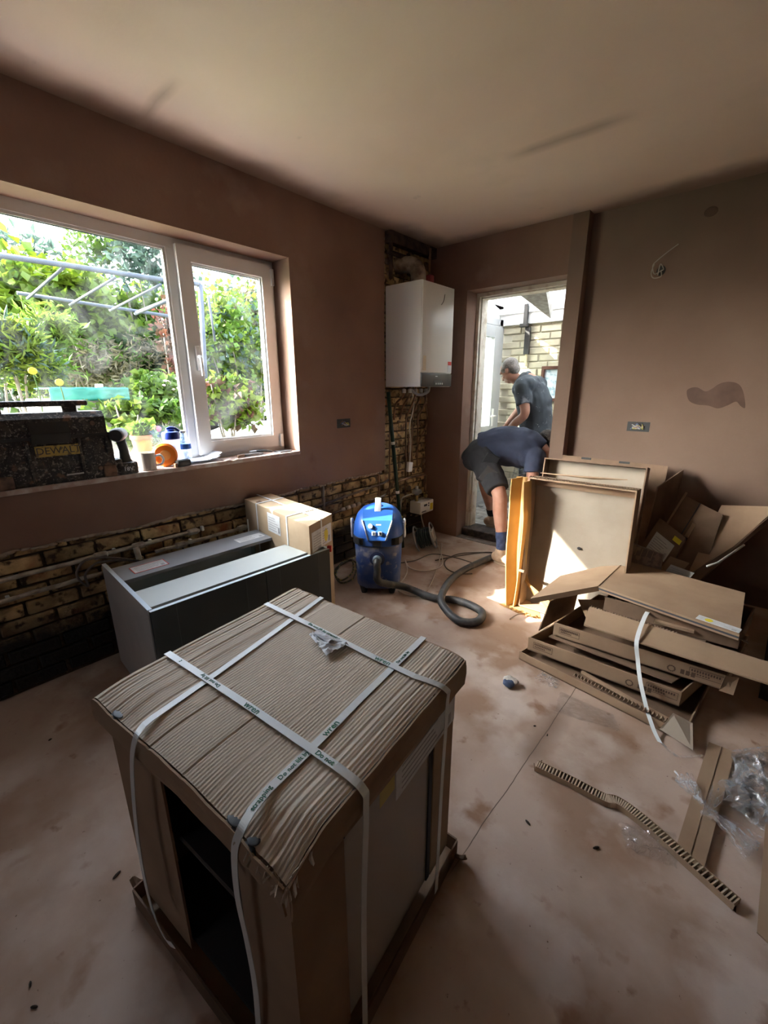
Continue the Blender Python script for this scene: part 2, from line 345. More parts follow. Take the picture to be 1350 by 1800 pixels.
# reveals of the window, plastered
wallp.box(-.30, -.036, WY0-.03, WY0, WZ0-.03, WZ1+.03).box(-.30, -.036, WY1, WY1+.03, WZ0-.03, WZ1+.03).box(-.30, -.036, WY0, WY1, WZ1, WZ1+.03).box(-.30, -.18, WY0, WY1, WZ0-.03, WZ0-.001)
pz = B(wallp, 'plaster_coat', M_['plaster'], wall_left)
sill = B(MB().cbox(-.178, .004, WY0-.01, WY1+.005, WZ0-.02, WZ0+.004, .004), 'sill', mat('dusty_sill', (.42, .30, .26), .7, (.56, .52, .5), 14, .45, .62, bump=.1), wall_left)
edge = MB()
for z0, z1 in ((WZ0, WZ1),): edge.box(-.001, .003, WY1-.002, WY1+.012, z0, z1)
edge.box(-.001, .003, WY0, WY1+.012, WZ1-.002, WZ1+.010)
B(edge, 'corner_bead', M_['plaster'], wall_left)
rag = MB()
for i in range(90):
    y = -.1+i*(BY+.08)/90; z = jag(y)-.005; s = .010+.012*random.random()
    rag.ell((-.012, y, z-.002), (.011, s*1.6, s*.7), n=7, m=5, R=Matrix.Rotation(random.random()*.6-.3, 3, 'X'))
for i in range(50):
    z = .74+i*(H-.76)/50; rag.ell((-.012, BY+.012*N3((0, 0, z*2.5), 1, 4)+.004, z), (.011, .010, .022), n=7, m=5)
o = B(rag, 'ragged_plaster_edge', M_['ply'], wall_left, True); o['kind'] = 'stuff'
# bricks
def brick_mesh(L_, Hh, Dd, seed, name='brick'):
    r = random.Random(seed); bm = bmesh.new(); t = MB().box(-Dd, 0, -L_/2, L_/2, -Hh/2, Hh/2)
    vs = [bm.verts.new(q) for q in t.v]
    for f in t.f: bm.faces.new([vs[i] for i in f])
    for v_ in vs: v_.co += V((r.uniform(-.004, .003), r.uniform(-.004, .004), r.uniform(-.003, .003)))
    bmesh.ops.bevel(bm, geom=bm.edges[:], offset=.005, segments=1, affect='EDGES')
    me = bpy.data.meshes.new(name); bmesh.ops.recalc_face_normals(bm, faces=bm.faces); bm.to_mesh(me); bm.free(); return me
def brick_material():
    m = mat('stock_brick', (.58, .42, .21), .9, (.32, .20, .10), 9, .40, .62, bump=.7, bscale=55, rnd=.35, spots=[(22, .52, .64, (.08, .05, .03)), (5, .60, .72, (.34, .13, .06))])
    nt = m.node_tree; L = nt.links.new; p = nt.nodes['Principled BSDF']; src = p.inputs['Base Color'].links[0].from_socket
    geo = nd(nt, 'ShaderNodeNewGeometry'); sx = nd(nt, 'ShaderNodeSeparateXYZ'); L(geo.outputs['Position'], sx.inputs[0])
    n = nd(nt, 'ShaderNodeTexNoise', Scale=3.0, Detail=6); L(geo.outputs['Position'], n.inputs['Vector'])
    # black damp-proof coat brushed on the lowest courses, up to an uneven edge
    a = nd(nt, 'ShaderNodeMath', operation='MULTIPLY_ADD'); a.inputs[1].default_value = .25; L(n.outputs[0], a.inputs[0]); L(sx.outputs[2], a.inputs[2])
    r = nd(nt, 'ShaderNodeMapRange'); r.inputs[1].default_value = .40; r.inputs[2].default_value = .52; r.inputs[3].default_value = 1; r.inputs[4].default_value = 0; L(a.outputs[0], r.inputs[0])
    x = nd(nt, 'ShaderNodeMix', data_type='RGBA'); L(src, x.inputs[6]); x.inputs[7].default_value = (.022, .02, .018, 1); L(r.outputs[0], x.inputs[0]); L(x.outputs[2], p.inputs['Base Color'])
    return m
BM_ = brick_material()
full = [brick_mesh(.205, .062, .05, i) for i in range(4)]; half = [brick_mesh(.098, .062, .05, 20+i) for i in range(3)]
for me in full+half: me.materials.append(BM_)
def brick(me, y, z, x=-.016, nm='brick', par=wall_left):
    o = bpy.data.objects.new(nm, me); C.objects.link(o); o.parent = par; o.location = (x+random.uniform(-.004, .004), y, z); o.rotation_euler = (random.uniform(-.012, .012), 0, random.uniform(-.02, .02)); return o
CH = .0735
for c in range(10):                                   # low band, bonded courses
    z = .02+CH*c+.031; y = .05+(.11 if c % 2 else 0)
    while y < BY-.10:
        brick(random.choice(full), y, z); y += .219
    if y < BY-.02: brick(random.choice(half), y-.055+.01, z)
for c in range(10, 35):                               # the stripped strip behind the boiler
    z = .02+CH*c+.031
    if c % 2: ys = [(half, BY+.055), (full, BY+.22), (full, BY+.44), (half, BY+.60)]
    else: ys = [(full, BY+.11), (full, BY+.33), (full, BY+.55-.02)]
    for k, y in ys: brick(random.choice(k), y, z)
for c in range(0, 10):
    for y in (BY+.11, BY+.33, BY+.53): brick(random.choice(full), y+(.0 if c % 2 else -.04), .02+CH*c+.031)
# mortar splashes on the strip
ms = MB()
for i in range(70):
    y = BY+.03+random.random()*.6; z = .1+random.random()*2.4
    ms.ell((-.014, y, z), (.008, .012+.03*random.random(), .008+.02*random.random()), n=7, m=5)
o = B(ms, 'mortar_splash', mat('mortar_splash', (.26, .19, .13), .95, (.12, .08, .05), 20, bump=.5), wall_left, True); o['kind'] = 'stuff'
# ---- door wall (steps back by a plasterboard edge to the right of the doorway)
JX0, JX1, JZ = .372, 1.215, 2.207
wd = MB().box(-.036, JX0, D, 3.80, -.1, H).box(JX0, JX1, D, 3.80, JZ, H).box(JX1, 1.309, D, 3.80, -.1, H)
wall_front = struct(B(wd, 'wall_front', M_['plaster']))
wf = B(MB().box(1.309, 4.2, D2, 3.80, -.1, H), 'wall_front_recessed', M_['plaster2']); struct(wf)
st = MB().prism([(1.200, -.0), (1.309, 0), (1.309, H), (1.200, H)], 'y', D-.004, D+.002)
B(st, 'corner_board', M_['plaster2'], wall_front)
# damp stain patches, skimmed a millimetre proud (outlines traced on the wall)
def blob(cx, cz, pts): return [(cx+a, cz+b) for a, b in pts]
sp = [PY(x, y, D2-.001) for x, y in ((1207, 688), (1214, 682), (1226, 681), (1240, 688), (1252, 683), (1264, 675), (1280, 671), (1298, 675), (1307, 690), (1310, 716), (1302, 714), (1294, 706), (1280, 712), (1262, 718), (1245, 713), (1225, 711), (1211, 704))]
sp = catmull(sp, 4, True)
B(MB().prism([(q.x, q.z) for q in sp], 'y', D2-.0012, D2+.001), 'damp_patch', mat('wet_plaster', (.075, .038, .025), .6, (.10, .055, .038), 8), wf)
q = PY(1250, 372, D2)
B(MB().ell((q.x, D2, q.z), (.035, .0015, .028), n=14), 'damp_spot', bpy.data.materials['wet_plaster'], wf, True)
struct(B(MB().box(4.1, 4.2, -2.3, D2, -.1, H), 'wall_right', M_['plaster2']))
wb = MB().box(-.3, 4.2, -2.4, -2.3, -.1, H)
struct(B(wb, 'wall_back', M_['plaster']))
w2_ = struct(B(MB().box(.36, 1.54, -2.302, -2.296, 1.0, 2.1), 'window_2_assumed', M_['white']))  # assumed unseen window, laid on the solid wall behind the fill lamp
B(MB().box(.42, 1.48, -2.296, -2.290, 1.06, 2.04), 'pane', mat('assumed_window_pane', (.6, .65, .7), .3), w2_)  # opaque pane of the assumed window; its light is the added lamp
# ---- doorway: lining, threshold
PW = mat('cream_painted_wood', (.74, .68, .58), .5, (.55, .45, .34), 16, .5, .7, bump=.1)
df = MB().box(JX0, JX0+.03, 3.67, 3.80, .06, JZ-.03).box(JX1-.03, JX1, 3.67, 3.80, .06, JZ-.03).box(JX0, JX1, 3.67, 3.80, JZ-.03, JZ)
d1 = struct(B(df, 'door_1', PW)); B(MB().box(JX0+.03, JX0+.042, 3.70, 3.80, .06, JZ-.03).box(JX0+.03, JX1-.03, 3.70, 3.80, JZ-.042, JZ-.03), 'door_stop', PW, d1)
B(MB().cbox(JX0+.026, JX0+.033, 3.685, 3.73, 1.70, 1.80, .001).cbox(JX0+.026, JX0+.033, 3.685, 3.73, .30, .40, .001), 'hinge', M_['steel'], d1)
THM = mat('dirty_black_threshold', (.035, .028, .025), .75, (.10, .07, .06), 20, bump=.4)
struct(B(MB().cbox(JX0, JX1, 3.60, 3.82, -.05, .075, .008), 'trim_1', THM))
struct(B(MB().box(JX0, JX1, 3.50, 3.60, -.05, .004), 'trim_2', mat('rough_concrete', (.15, .12, .10), .95, (.25, .2, .17), 20, bump=.6)))
# ---- window_1
GX = -.185
WH = M_['white']
def frame_bars(y0, y1, z0, z1, w, x0, x1, name, par, mt=WH):
    for a in ('l', 'r', 'b', 't'):
        if a == 'l': poly = [(y0, z0), (y0+w, z0+w), (y0+w, z1-w), (y0, z1)]
        if a == 'r': poly = [(y1, z0), (y1, z1), (y1-w, z1-w), (y1-w, z0+w)]
        if a == 'b': poly = [(y0, z0), (y1, z0), (y1-w, z0+w), (y0+w, z0+w)]
        if a == 't': poly = [(y0, z1), (y0+w, z1-w), (y1-w, z1-w), (y1, z1)]
        mb = MB().prism(poly, 'x', x0, x1); B(mb, name, mt, par)
w1 = bpy.data.objects.new('window_1', None); C.objects.link(w1); struct(w1)
frame_bars(WY0, WY1, WZ0, WZ1, .052, -.245, -.178, 'frame_bar', w1)
MY = 1.262
B(MB().cbox(-.245, -.178, MY-.035, MY+.035, WZ0+.05, WZ1-.05, .004), 'mullion', WH, w1)
# glazing beads of the fixed pane
frame_bars(WY0+.05, MY-.033, WZ0+.05, WZ1-.05, .016, -.205, -.184, 'glazing_bead', w1)
SY0, SY1, SZ0, SZ1 = MY+.012, WY1-.028, WZ0+.035, WZ1-.03
frame_bars(SY0, SY1, SZ0, SZ1, .078, -.205, -.150, 'sash_bar', w1)
frame_bars(SY0+.076, SY1-.076, SZ0+.076, SZ1-.076, .014, -.195, -.163, 'sash_bead', w1)
gk = mat('black_gasket', (.02, .02, .022), .6)
frame_bars(SY0+.088, SY1-.088, SZ0+.088, SZ1-.088, .004, -.186, -.170, 'gasket', w1, gk)
frame_bars(WY0+.064, MY-.047, WZ0+.064, WZ1-.064, .004, -.206, -.190, 'gasket', w1, gk)
GL = clearmat('smeared_glass', (.93, .96, .97), 0.0, .02, .018, 3.0, .45, .8)
B(MB().box(-.200, -.196, WY0+.06, MY-.04, WZ0+.06, WZ1-.06), 'pane', GL, w1)
B(MB().box(-.182, -.178, SY0+.085, SY1-.085, SZ0+.085, SZ1-.085), 'pane', GL, w1)
hp = MB().cbox(-.150, -.138, MY+.052, MY+.078, 1.52, 1.66, .004)
h_ = B(hp, 'window_handle', mat('white_handle', (.85, .85, .85), .25), w1)
B(MB().tube([(-.140, MY+.065, 1.60), (-.118, MY+.065, 1.60), (-.112, MY+.066, 1.585), (-.112, MY+.068, 1.49)], .009, 8), 'lever', bpy.data.materials['white_handle'], h_, True)
B(MB().cbox(-.150, -.128, SY1-.03, SY1-.008, SZ0-.005, SZ0+.085, .003), 'hinge_cover', WH, w1)
B(MB().cbox(-.155, -.135, SY1-.012, SY1+.006, SZ1-.12, SZ1-.02, .003), 'hinge_cover', WH, w1)
# ---- patress boxes and the lamp cable
def socket_box(loc, ax, label):
    t = thing('socket_box', label, 'socket', loc)
    X = (lambda a0, a1, b0, b1, c0, c1: MB().box(a0, a1, b0, b1, c0, c1)) 
    W, Hh = .072, .034
    if ax == 'x':
        fr = MB().box(-.03, .001, -W, -W+.004, -Hh, Hh).box(-.03, .001, W-.004, W, -Hh, Hh).box(-.03, .001, -W, W, -Hh, -Hh+.004).box(-.03, .001, -W, W, Hh-.004, Hh)
        bk = MB().box(-.002, .0012, -W, W, -Hh, Hh); f = lambda a, b: (.008, a, b)
    else:
        fr = MB().box(-W, W, -.001, .03, Hh-.004, Hh).box(-W, W, -.001, .03, -Hh, -Hh+.004).box(-W, -W+.004, -.001, .03, -Hh, Hh).box(W-.004, W, -.001, .03, -Hh, Hh)
        bk = MB().box(-W, W, -.0012, .002, -Hh, Hh); f = lambda a, b: (a, -.008, b)
    B(fr, 'box', M_['steel'], t, world=False); B(bk, 'back_plate', M_['dark'], t, world=False)
    for k in range(4):
        pts = [f(random.uniform(-.05, .05), random.uniform(-.02, .02)) for _ in range(5)]
        B(MB().tube(catmull(pts, 6), .0028, 6), 'wire', mat('wire_%d' % k, [(.45, .42, .4), (.2, .1, .06), (.10, .14, .3), (.45, .42, .1)][k], .5), t, True, world=False)
    return t
s_ = PX(604, 744, 0); socket_box((0, s_.y, s_.z), 'x', 'recessed double socket box with loose wires on the window wall')
s_ = PY(1122, 750, D2); socket_box((s_.x, D2, s_.z), 'y', 'recessed socket box with tangled wires on the wall right of the doorway')
s_ = PY(1162, 476, D2)
t = thing('lamp_cable', 'loose cable curling from a dark hole high on the right wall', 'cable', (s_.x, D2, s_.z))
B(MB().ell((0, 0, 0), (.026, .003, .03), n=12), 'hole', M_['dark'], t, True, world=False)
for k, pts in enumerate([[(0, -.002, .0), (-.03, -.03, -.02), (-.045, -.04, .03), (-.02, -.04, .06), (.03, -.035, .10), (.08, -.03, .135)], [(0, -.002, 0), (.01, -.03, -.04), (-.03, -.04, -.045), (-.05, -.03, -.01), (-.04, -.03, .04)], [(0, -.002, 0), (.02, -.04, .0), (0, -.05, .03), (-.01, -.03, -.03)]]):
    B(MB().tube(catmull(pts, 6), .0035, 6), 'wire', mat('grey_wire_%d' % k, (.36, .32, .28), .6), t, True, world=False)
# ================================================================= THINGS ALONG THE WINDOW WALL
# boiler
t = thing('boiler', 'white wall-hung gas boiler with dark control strip in the corner beside the doorway', 'boiler', (0, 3.09, 1.43))
X1 = .361; Y0, Y1 = 2.868, 3.31; Z1 = 2.195
bc = mat('boiler_enamel', (.74, .73, .72), .3)
B(MB().cbox(.0, X1, Y0, Y1, 1.425, Z1, .006), 'casing', bc, t, 'a')
B(MB().cbox(X1-.002, X1+.008, Y0+.004, Y1-.004, 1.535, Z1-.004, .003), 'front_panel', mat('boiler_front', (.78, .77, .74), .3), t, 'a')
cs = B(MB().cbox(X1-.02, X1+.012, Y0+.004, Y1-.004, 1.428, 1.53, .005), 'control_strip', mat('dark_grey_gloss', (.075, .065, .06), .25), t, 'a')
B(MB().box(X1+.012, X1+.0135, Y0+.17, Y0+.29, 1.435, 1.475), 'display', M_['dark'], cs)
B(MB().box(X1+.012, X1+.014, Y0+.19, Y0+.22, 1.505, 1.510), 'emblem', M_['steel'], cs)
for k in range(4): B(MB().lathe([(.008, 0), (.008, .004)], 12, Tm((X1+.012, Y0+.20+.03*k, 1.45), ry=math.pi/2)), 'button', M_['steel'], cs)
B(MB().box(X1+.008, X1+.0095, Y1-.065, Y1-.015, 1.60, 1.628), 'warning_label', M_['red'], t)
B(MB().box(X1+.008, X1+.0095, Y1-.065, Y1-.015, 1.545, 1.598), 'warning_label', M_['label'], t)
B(MB().tube(catmull([(X1+.009, 3.12, 2.05), (X1+.0092, 3.15, 2.08), (X1+.009, 3.165, 2.13)], 5), .002, 5), 'scuff', M_['dark'], t)
B(MB().cbox(X1+.006, X1+.010, Y0+.02, Y0+.06, 1.55, 1.66, .002), 'torn_tape', mat('beige_tape', (.7, .6, .45), .7), t)
# flue
t = thing('boiler_flue', 'dusty cream flue elbow above the boiler going through the wall', 'flue', (.15, 3.09, 2.2))
fm = mat('dusty_flue', (.40, .33, .25), .7, (.15, .1, .07), 14)
B(MB().tube(catmull([(.16, 3.09, 2.196), (.16, 3.09, 2.28), (.14, 3.085, 2.34), (.08, 3.07, 2.37), (-.03, 3.05, 2.375)], 6), .062, 16), 'elbow', fm, t, True)
B(MB().lathe([(.072, 0), (.072, .03), (.063, .035)], 20, Tm((.16, 3.09, 2.197))), 'collar', fm, t, 'a')
t = tag(B(MB().cbox(.10, .17, 3.245, 3.30, 2.197, 2.32, .008), 'plastic_stub', mat('dusty_red', (.38, .08, .08), .7)), 'small dusty red plastic cap standing on top of the boiler', 'cap')
# dark timber and pipes above boiler
t = thing('old_pipework', 'dark old pipes and timber stub left in the stripped corner above the boiler', 'pipes', (.03, 3.2, 2.4))
dk = mat('blackened_timber', (.05, .03, .022), .9, (.11, .07, .05), 15)
B(MB().box(-.01, .05, BY+.02, 3.50, 2.50, 2.58), 'timber', dk, t); B(MB().tube([(.03, 2.90, 2.25), (.03, 2.90, 2.56)], .016, 8), 'pipe', dk, t)
B(MB().tube([(.035, 2.87, 2.43), (.035, 3.20, 2.43), (.035, 3.28, 2.40), (.035, 3.3, 2.2)], .02, 8), 'pipe', dk, t)
B(MB().tube([(.05, 3.40, 2.56), (.05, 3.40, 2.0)], .012, 8), 'pipe', M_['copper'], t)
# pipes under the boiler
t = thing('boiler_pipework', 'copper pipes and valves hanging below the boiler down the bare brick', 'pipes', (.1, 3.09, 1.3))
for k in range(5):
    y = 2.93+.08*k; B(MB().tube(catmull([(.15, y, 1.43), (.15, y, 1.36), (.06+.01*k, y+.01*k, 1.28-.02*(k % 3)), (.035, y+.01, 1.15)], 5), .009, 8), 'pipe', M_['copper'], t, True)
    B(MB().lathe([(.014, 0), (.018, .005), (.018, .03), (.012, .035)], 10, Tm((.15, y, 1.375))), 'nut', M_['steel'], t, 'a')
B(MB().tube(catmull([(.16, 3.02, 1.40), (.18, 3.10, 1.36), (.20, 3.2, 1.38), (.18, 3.25, 1.42)], 5), .012, 8), 'condensate_hose', mat('grey_plastic', (.30, .31, .34), .5), t, True)
for y, z1, z0 in ((3.13, 1.2, .30), (3.22, 1.22, .62), (3.31, 1.35, .70), (2.90, 1.4, .05), (3.17, 1.0, .6)):
    B(MB().tube([(.02, y, z1), (.02, y, z0)], .0075, 8), 'pipe', M_['copper'], t, True)
B(MB().tube(catmull([(.12, 3.24, 1.40), (.10, 3.30, 1.34), (.06, 3.36, 1.30), (.05, 3.42, 1.1), (.04, 3.32, .95), (.03, 3.27, .78)], 5), .007, 8), 'pipe', M_['copper'], t, True)
B(MB().tube([(.03, 2.95, 1.24), (.03, 3.28, 1.22)], .008, 8), 'pipe', M_['copper'], t, True)
# white hanging cable with a connector
t = thing('hanging_cable', 'white cable hanging from the boiler to a white inline connector', 'cable', (.1, 3.0, 1.0))
wc = mat('white_cable', (.62, .57, .50), .5)
pth = [PX(x, y, .09) for x, y in ((725, 690), (727, 715), (720, 748), (722, 775), (720, 815))]
B(MB().tube(catmull(pth, 6), .006, 7), 'cable', wc, t, True)
q = pth[-1]; B(MB().cbox(-.014, .014, -.03, .03, -.045, .045, .005, Tm((q.x, q.y, q.z-.03), rx=-.15)), 'connector', M_['white'], t, 'a')
# green pole
a = PX(683, 695, .10); b = PX(708, 945, .17); b.z = .012
t = thing('green_pole', 'long dark green pole leaning on the bare brick left of the gas meter', 'pole', (b.x, b.y, 0))
B(MB().tube([b, a.lerp(b, -.02)], .016, 10), 'shaft', mat('dark_green_tube', (.012, .035, .022), .4), t, True)
for f in (.30, .62): q = b.lerp(a, 1-f); B(MB().tube([q, q+(a-b).normalized()*.025], .0165, 10), 'collar', M_['white'] if f == .62 else wc, t, True)
# gas meter
t = thing('gas_meter', 'white gas meter with yellow label and pipework in the bottom corner', 'meter', (.14, 3.3, .28))
mm = mat('meter_white', (.70, .68, .62), .4)
m0 = PX(738, 906, .17); m1 = PX(771, 872, .17)
yA, yB = m0.y+.01, m0.y+.225; zA, zB = m0.z, m0.z+.12
B(MB().cbox(.04, .17, yA, yB, zA, zB, .010), 'case', mm, t, 'a')
B(MB().box(.17, .1715, yA+.055, yA+.105, zA+.072, zA+.092), 'display', M_['dark'], t)
for k in (0, 1): B(MB().lathe([(.008, 0), (.007, .004)], 10, Tm((.17, yA+.13, zA+.07+.022*k), ry=math.pi/2)), 'button', M_['ink'], t)
B(MB().box(.17, .1715, yA+.155, yB-.015, zA+.02, zA+.085), 'yellow_label', M_['yellow'], t)
B(MB().box(.17, .1712, yA+.02, yA+.09, zA+.02, zA+.028), 'printed_line', M_['ink'], t)
B(MB().tube([(.10, yA+.03, zB-.005), (.10, yA+.03, zB+.07)], .017, 10), 'inlet_pipe', mat('brass', (.45, .33, .14), .35, metal=1), t, True)
B(MB().lathe([(.02, 0), (.024, .01), (.045, .02), (.05, .035), (.045, .05), (.018, .06), (.016, .085)], 16, Tm((.10, yA+.03, zB+.06))), 'regulator', M_['steel'], t, 'a')
B(MB().tube([(.09, yB-.03, zB-.005), (.09, yB-.03, zB+.05), (.09, yB-.03, zB+.22), (.085, yB-.05, zB+.235), (.07, yA-.05, zB+.235), (.05, BY+.05, zB+.22), (.03, BY-.02, zB+.12)], .011, 8), 'outlet_pipe', M_['copper'], t, True)
B(MB().lathe([(.018, 0), (.022, .006), (.022, .024), (.014, .03)], 8, Tm((.09, yB-.03, zB+.01))), 'nut', bpy.data.materials['brass'], t, 'a')
B(MB().tube([(.09, yB-.06, zB+.055), (.09, yB, zB+.055)], .006, 6), 'valve_lever', bpy.data.materials['brass'], t, True)
B(MB().tube(catmull([(.10, yB-.1, zA+.005), (.10, yB-.1, zA-.06), (.12, yB-.09, zA-.14), (.16, yB-.1, .04)], 6), .006, 7), 'cable', wc, t, True)
B(MB().tube(catmull([(.10, yA+.02, zB+.08), (.07, yA-.10, zB+.07), (.06, yA-.16, zB+.02), (.06, yA-.17, .12)], 6), .007, 7), 'bonding_wire', mat('grey_lead', (.35, .33, .28), .5), t, True)
B(MB().cbox(.04, .08, yA-.185, yA-.155, .18, .27, .004), 'wire_tag', M_['yellow'], t)
# heating pipes
PLP = mat('white_plastic_pipe', (.50, .47, .42), .5, (.30, .25, .20), 20)
def pipe_run(label, z, y0, y1, z1, fits, x=.028, r=.011):
    t = thing('water_pipe', label, 'pipe', (x, y0, z))
    N = 14; pts = [(x, y0+(y1-y0)*i/N, z+(z1-z)*i/N+.002*math.sin(i*1.7)) for i in range(N+1)]
    B(MB().tube(pts, r, 9), 'pipe', PLP, t, True)
    for f in fits:
        zz = z+(z1-z)*(f-y0)/(y1-y0)
        B(MB().tube([(x, f-.032, zz), (x, f-.025, zz), (x, f-.024, zz), (x, f+.024, zz), (x, f+.025, zz), (x, f+.032, zz)], [r+.002, r+.006, r+.008, r+.008, r+.006, r+.002], 9), 'pipe_fitting', PLP, t, 'a')
        B(MB().cbox(x-.028, x-.004, f+.06, f+.075, zz-.014, zz+.014, .003), 'pipe_clip', M_['white'], t)
    return t
pipe_run('upper white plastic pipe running low along the bare brick under the window', .600, -.1, 1.12, .607, (.60, .78, 1.08))
pipe_run('lower white plastic pipe ending in a loose tee behind the grey cabinet', .505, -.1, .60, .509, (.15,))
pipe_run('second length of white pipe at the lower level behind the cabinet', .545, .86, 1.52, .55, (1.0, 1.40))
t = thing('water_pipe', 'pair of dull metal pipes clipped to the brick behind the blue vacuum', 'pipe', (.03, 1.6, .55))
dm = mat('dull_grey_pipe', (.22, .19, .16), .45, (.12, .08, .06), 12, metal=.5)
for z0, z1 in ((.535, .61), (.445, .495)): B(MB().tube([(.03, 1.62, z0), (.03, 2.80, z1), (.03, 2.87, z1+.02)], .010, 8), 'pipe', dm, t, True)
for f in (2.30, 2.36, 2.42, 2.48): B(MB().tube([(.03, f-.018, .475+.043*(f-2.2)), (.03, f+.018, .475+.043*(f-2.2))], .016, 8), 'pipe_fitting', mat('fitting_%d' % int(f*100), (.5, .46, .42), .3, metal=.7), t, True)
B(MB().tube([(.03, 2.10, .70), (.03, 2.10, .02)], .012, 8), 'riser', dm, t, True); B(MB().tube([(.03, 2.74, .70), (.03, 2.74, .02)], .009, 8), 'riser', M_['copper'], t, True)
# loose cable and tee by the cabinet
t = thing('loose_cable', 'grey cable looping round the pipe tees above the grey cabinet', 'cable', (.05, .7, .5))
pth = [PX(x, y, .06) for x, y in ((290, 975), (250, 985), (215, 982), (180, 980), (150, 985), (135, 1005), (140, 1020), (155, 1030), (150, 1010), (170, 990), (205, 985), (240, 985))]
B(MB().tube(catmull(pth, 6), .006, 7), 'cable', mat('grey_cable', (.14, .12, .11), .6), t, True)
t = thing('pipe_tee', 'dusty white plastic tee standing off the pipes above the cabinet corner', 'fitting', (.05, .78, .52))
B(MB().tube([(.05, .76, .605), (.05, .77, .49)], .015, 9), 'body', PLP, t, True); B(MB().tube([(.05, .72, .50), (.05, .85, .505)], .015, 9), 'branch', PLP, t, True)
B(MB().tube([(.05, .80, .50), (.05, .805, .46)], .013, 9), 'stub', PLP, t, True)

# ---- grey base cabinet
A = V((.085, .582, 0)); Bc = V((.771, .538, 0)); Cc = V((.790, 1.475, 0)); Dc = V((.150, 1.505, 0)); CZ = .575
ux = (Bc-A).normalized(); uy = ((Cc-Bc).normalized()); Wc = (Bc-A).length; Lc = (Cc-Bc).length
t = thing('base_cabinet', 'open-topped light grey base cabinet with dark green doors under the window', 'cabinet', A, 0)
cg = mat('light_grey_board', (.50, .49, .475), .55, (.46, .45, .44), 8); cgi = mat('pale_grey_inside', (.46, .49, .47), .5); cdk = mat('slate_rail', (.27, .28, .30), .5); cdoor = mat('dark_green_door', (.022, .030, .031), .42)
ce = mat('blue_white_edging', (.55, .63, .70), .4)
Mc = basis(A, ux, uy, (0, 0, 1)); T_ = .018
B(MB().cbox(0, Wc-.02, 0, T_, 0.02, CZ, .001, Mc), 'side_panel', cg, t)
B(MB().cbox(0, Wc-.02, Lc-T_, Lc, 0.02, CZ, .001, Mc), 'side_panel', cgi, t)
B(MB().box(.0, Wc-.02, 0, T_, CZ, CZ+.0015, Mc), 'edge_band', ce, t); B(MB().box(0, Wc-.02, Lc-T_, Lc, CZ, CZ+.0015, Mc), 'edge_band', ce, t)
B(MB().box(.001, .019, T_, Lc-T_, .10, CZ-.10, Mc), 'back_panel', cgi, t)
B(MB().box(.02, Wc-.025, T_, Lc-T_, .02, .038, Mc), 'bottom_panel', cgi, t)
B(MB().cbox(.06, .265, T_, Lc-T_, CZ-.030, CZ-.012, .002, Mc), 'back_rail', cdk, t)
B(MB().slab([Mc @ V(q) for q in ((.42, T_, CZ-.030), (.42, Lc-T_, CZ-.030), (.655, Lc-T_, CZ-.012), (.655, T_, CZ-.012))], .016, -1), 'front_rail', cgi, t)
def label_lines(o, parent, lab='paper_label'): pass
def doc_label(Mx, w, h, par, name='label', border=None, bars=True, yel=None, rows=6):
    """printed label lying in the XY plane of Mx"""
    l = B(MB().box(0, w, 0, h, 0, .0008, Mx), name, M_['label'], par)
    if par.parent is not None: return l
    pr = MB()
    for r in range(rows):
        y = h*(.12+.76*r/rows); pr.box(w*.08, w*(.55+.3*random.random()), y, y+h*.035, .0008, .0012, Mx)
    if bars:
        for k in range(9): x = w*.82+w*.012*k; pr.box(x, x+w*.006, h*.1, h*.4, .0008, .0012, Mx)
    B(pr, 'print', M_['print_grey'], l)
    if border: B(MB().box(-.004, w+.004, -.004, 0, 0, .001, Mx).box(-.004, w+.004, h, h+.004, 0, .001, Mx).box(-.004, 0, 0, h, 0, .001, Mx).box(w, w+.004, 0, h, 0, .001, Mx), 'red_border', M_['red'], l)
    if yel: B(MB().ell((w*yel, h*.5, .0008), (w*.1, h*.35, .0006), Mx, n=18), 'yellow_dot', M_['yellow'], l, True)
    return l
zt = CZ-.0115
doc_label(basis(Mc @ V((.215, .09, zt)), uy, -ux, (0, 0, 1)), .155, .085, t, border=True)
doc_label(basis(Mc @ V((.21, Lc-.29, zt)), uy, -ux, (0, 0, 1)), .17, .075, t)
# doors
for y0, y1 in ((.004, Lc*.565-.002), (Lc*.565+.002, Lc-.004)):
    d = B(MB().cbox(Wc-.019, Wc, y0, y1, .03, CZ-.002, .0015, Mc), 'door', cdoor, t)
    B(MB().box(Wc-.019, Wc-.0005, y0, y1, CZ-.002, CZ-.0008, Mc), 'top_edge', ce, d)
    for f in (.19, .80): yk = y0+(y1-y0)*f; B(MB().box(Wc-.0005, Wc+.0003, yk-.0012, yk+.0012, .031, CZ-.003, Mc), 'groove', mat('groove_grey', (.06, .07, .07), .6) if 'groove_grey' not in bpy.data.materials else bpy.data.materials['groove_grey'], d)
for x in (.35, .48, .62): B(MB().lathe([(.006, 0), (.006, .002)], 8, Mc @ Tm((x, Lc-T_-.001, CZ-.03), rx=math.pi/2)), 'screw_hole', M_['dark'], t)
rc = Mc @ V((Wc-.005, Lc-.002, CZ)); B(MB().cbox(-.012, .012, -.004, .014, -.022, .012, .003, Tm(rc, rz=.6)), 'corner_protector', M_['red'], t)

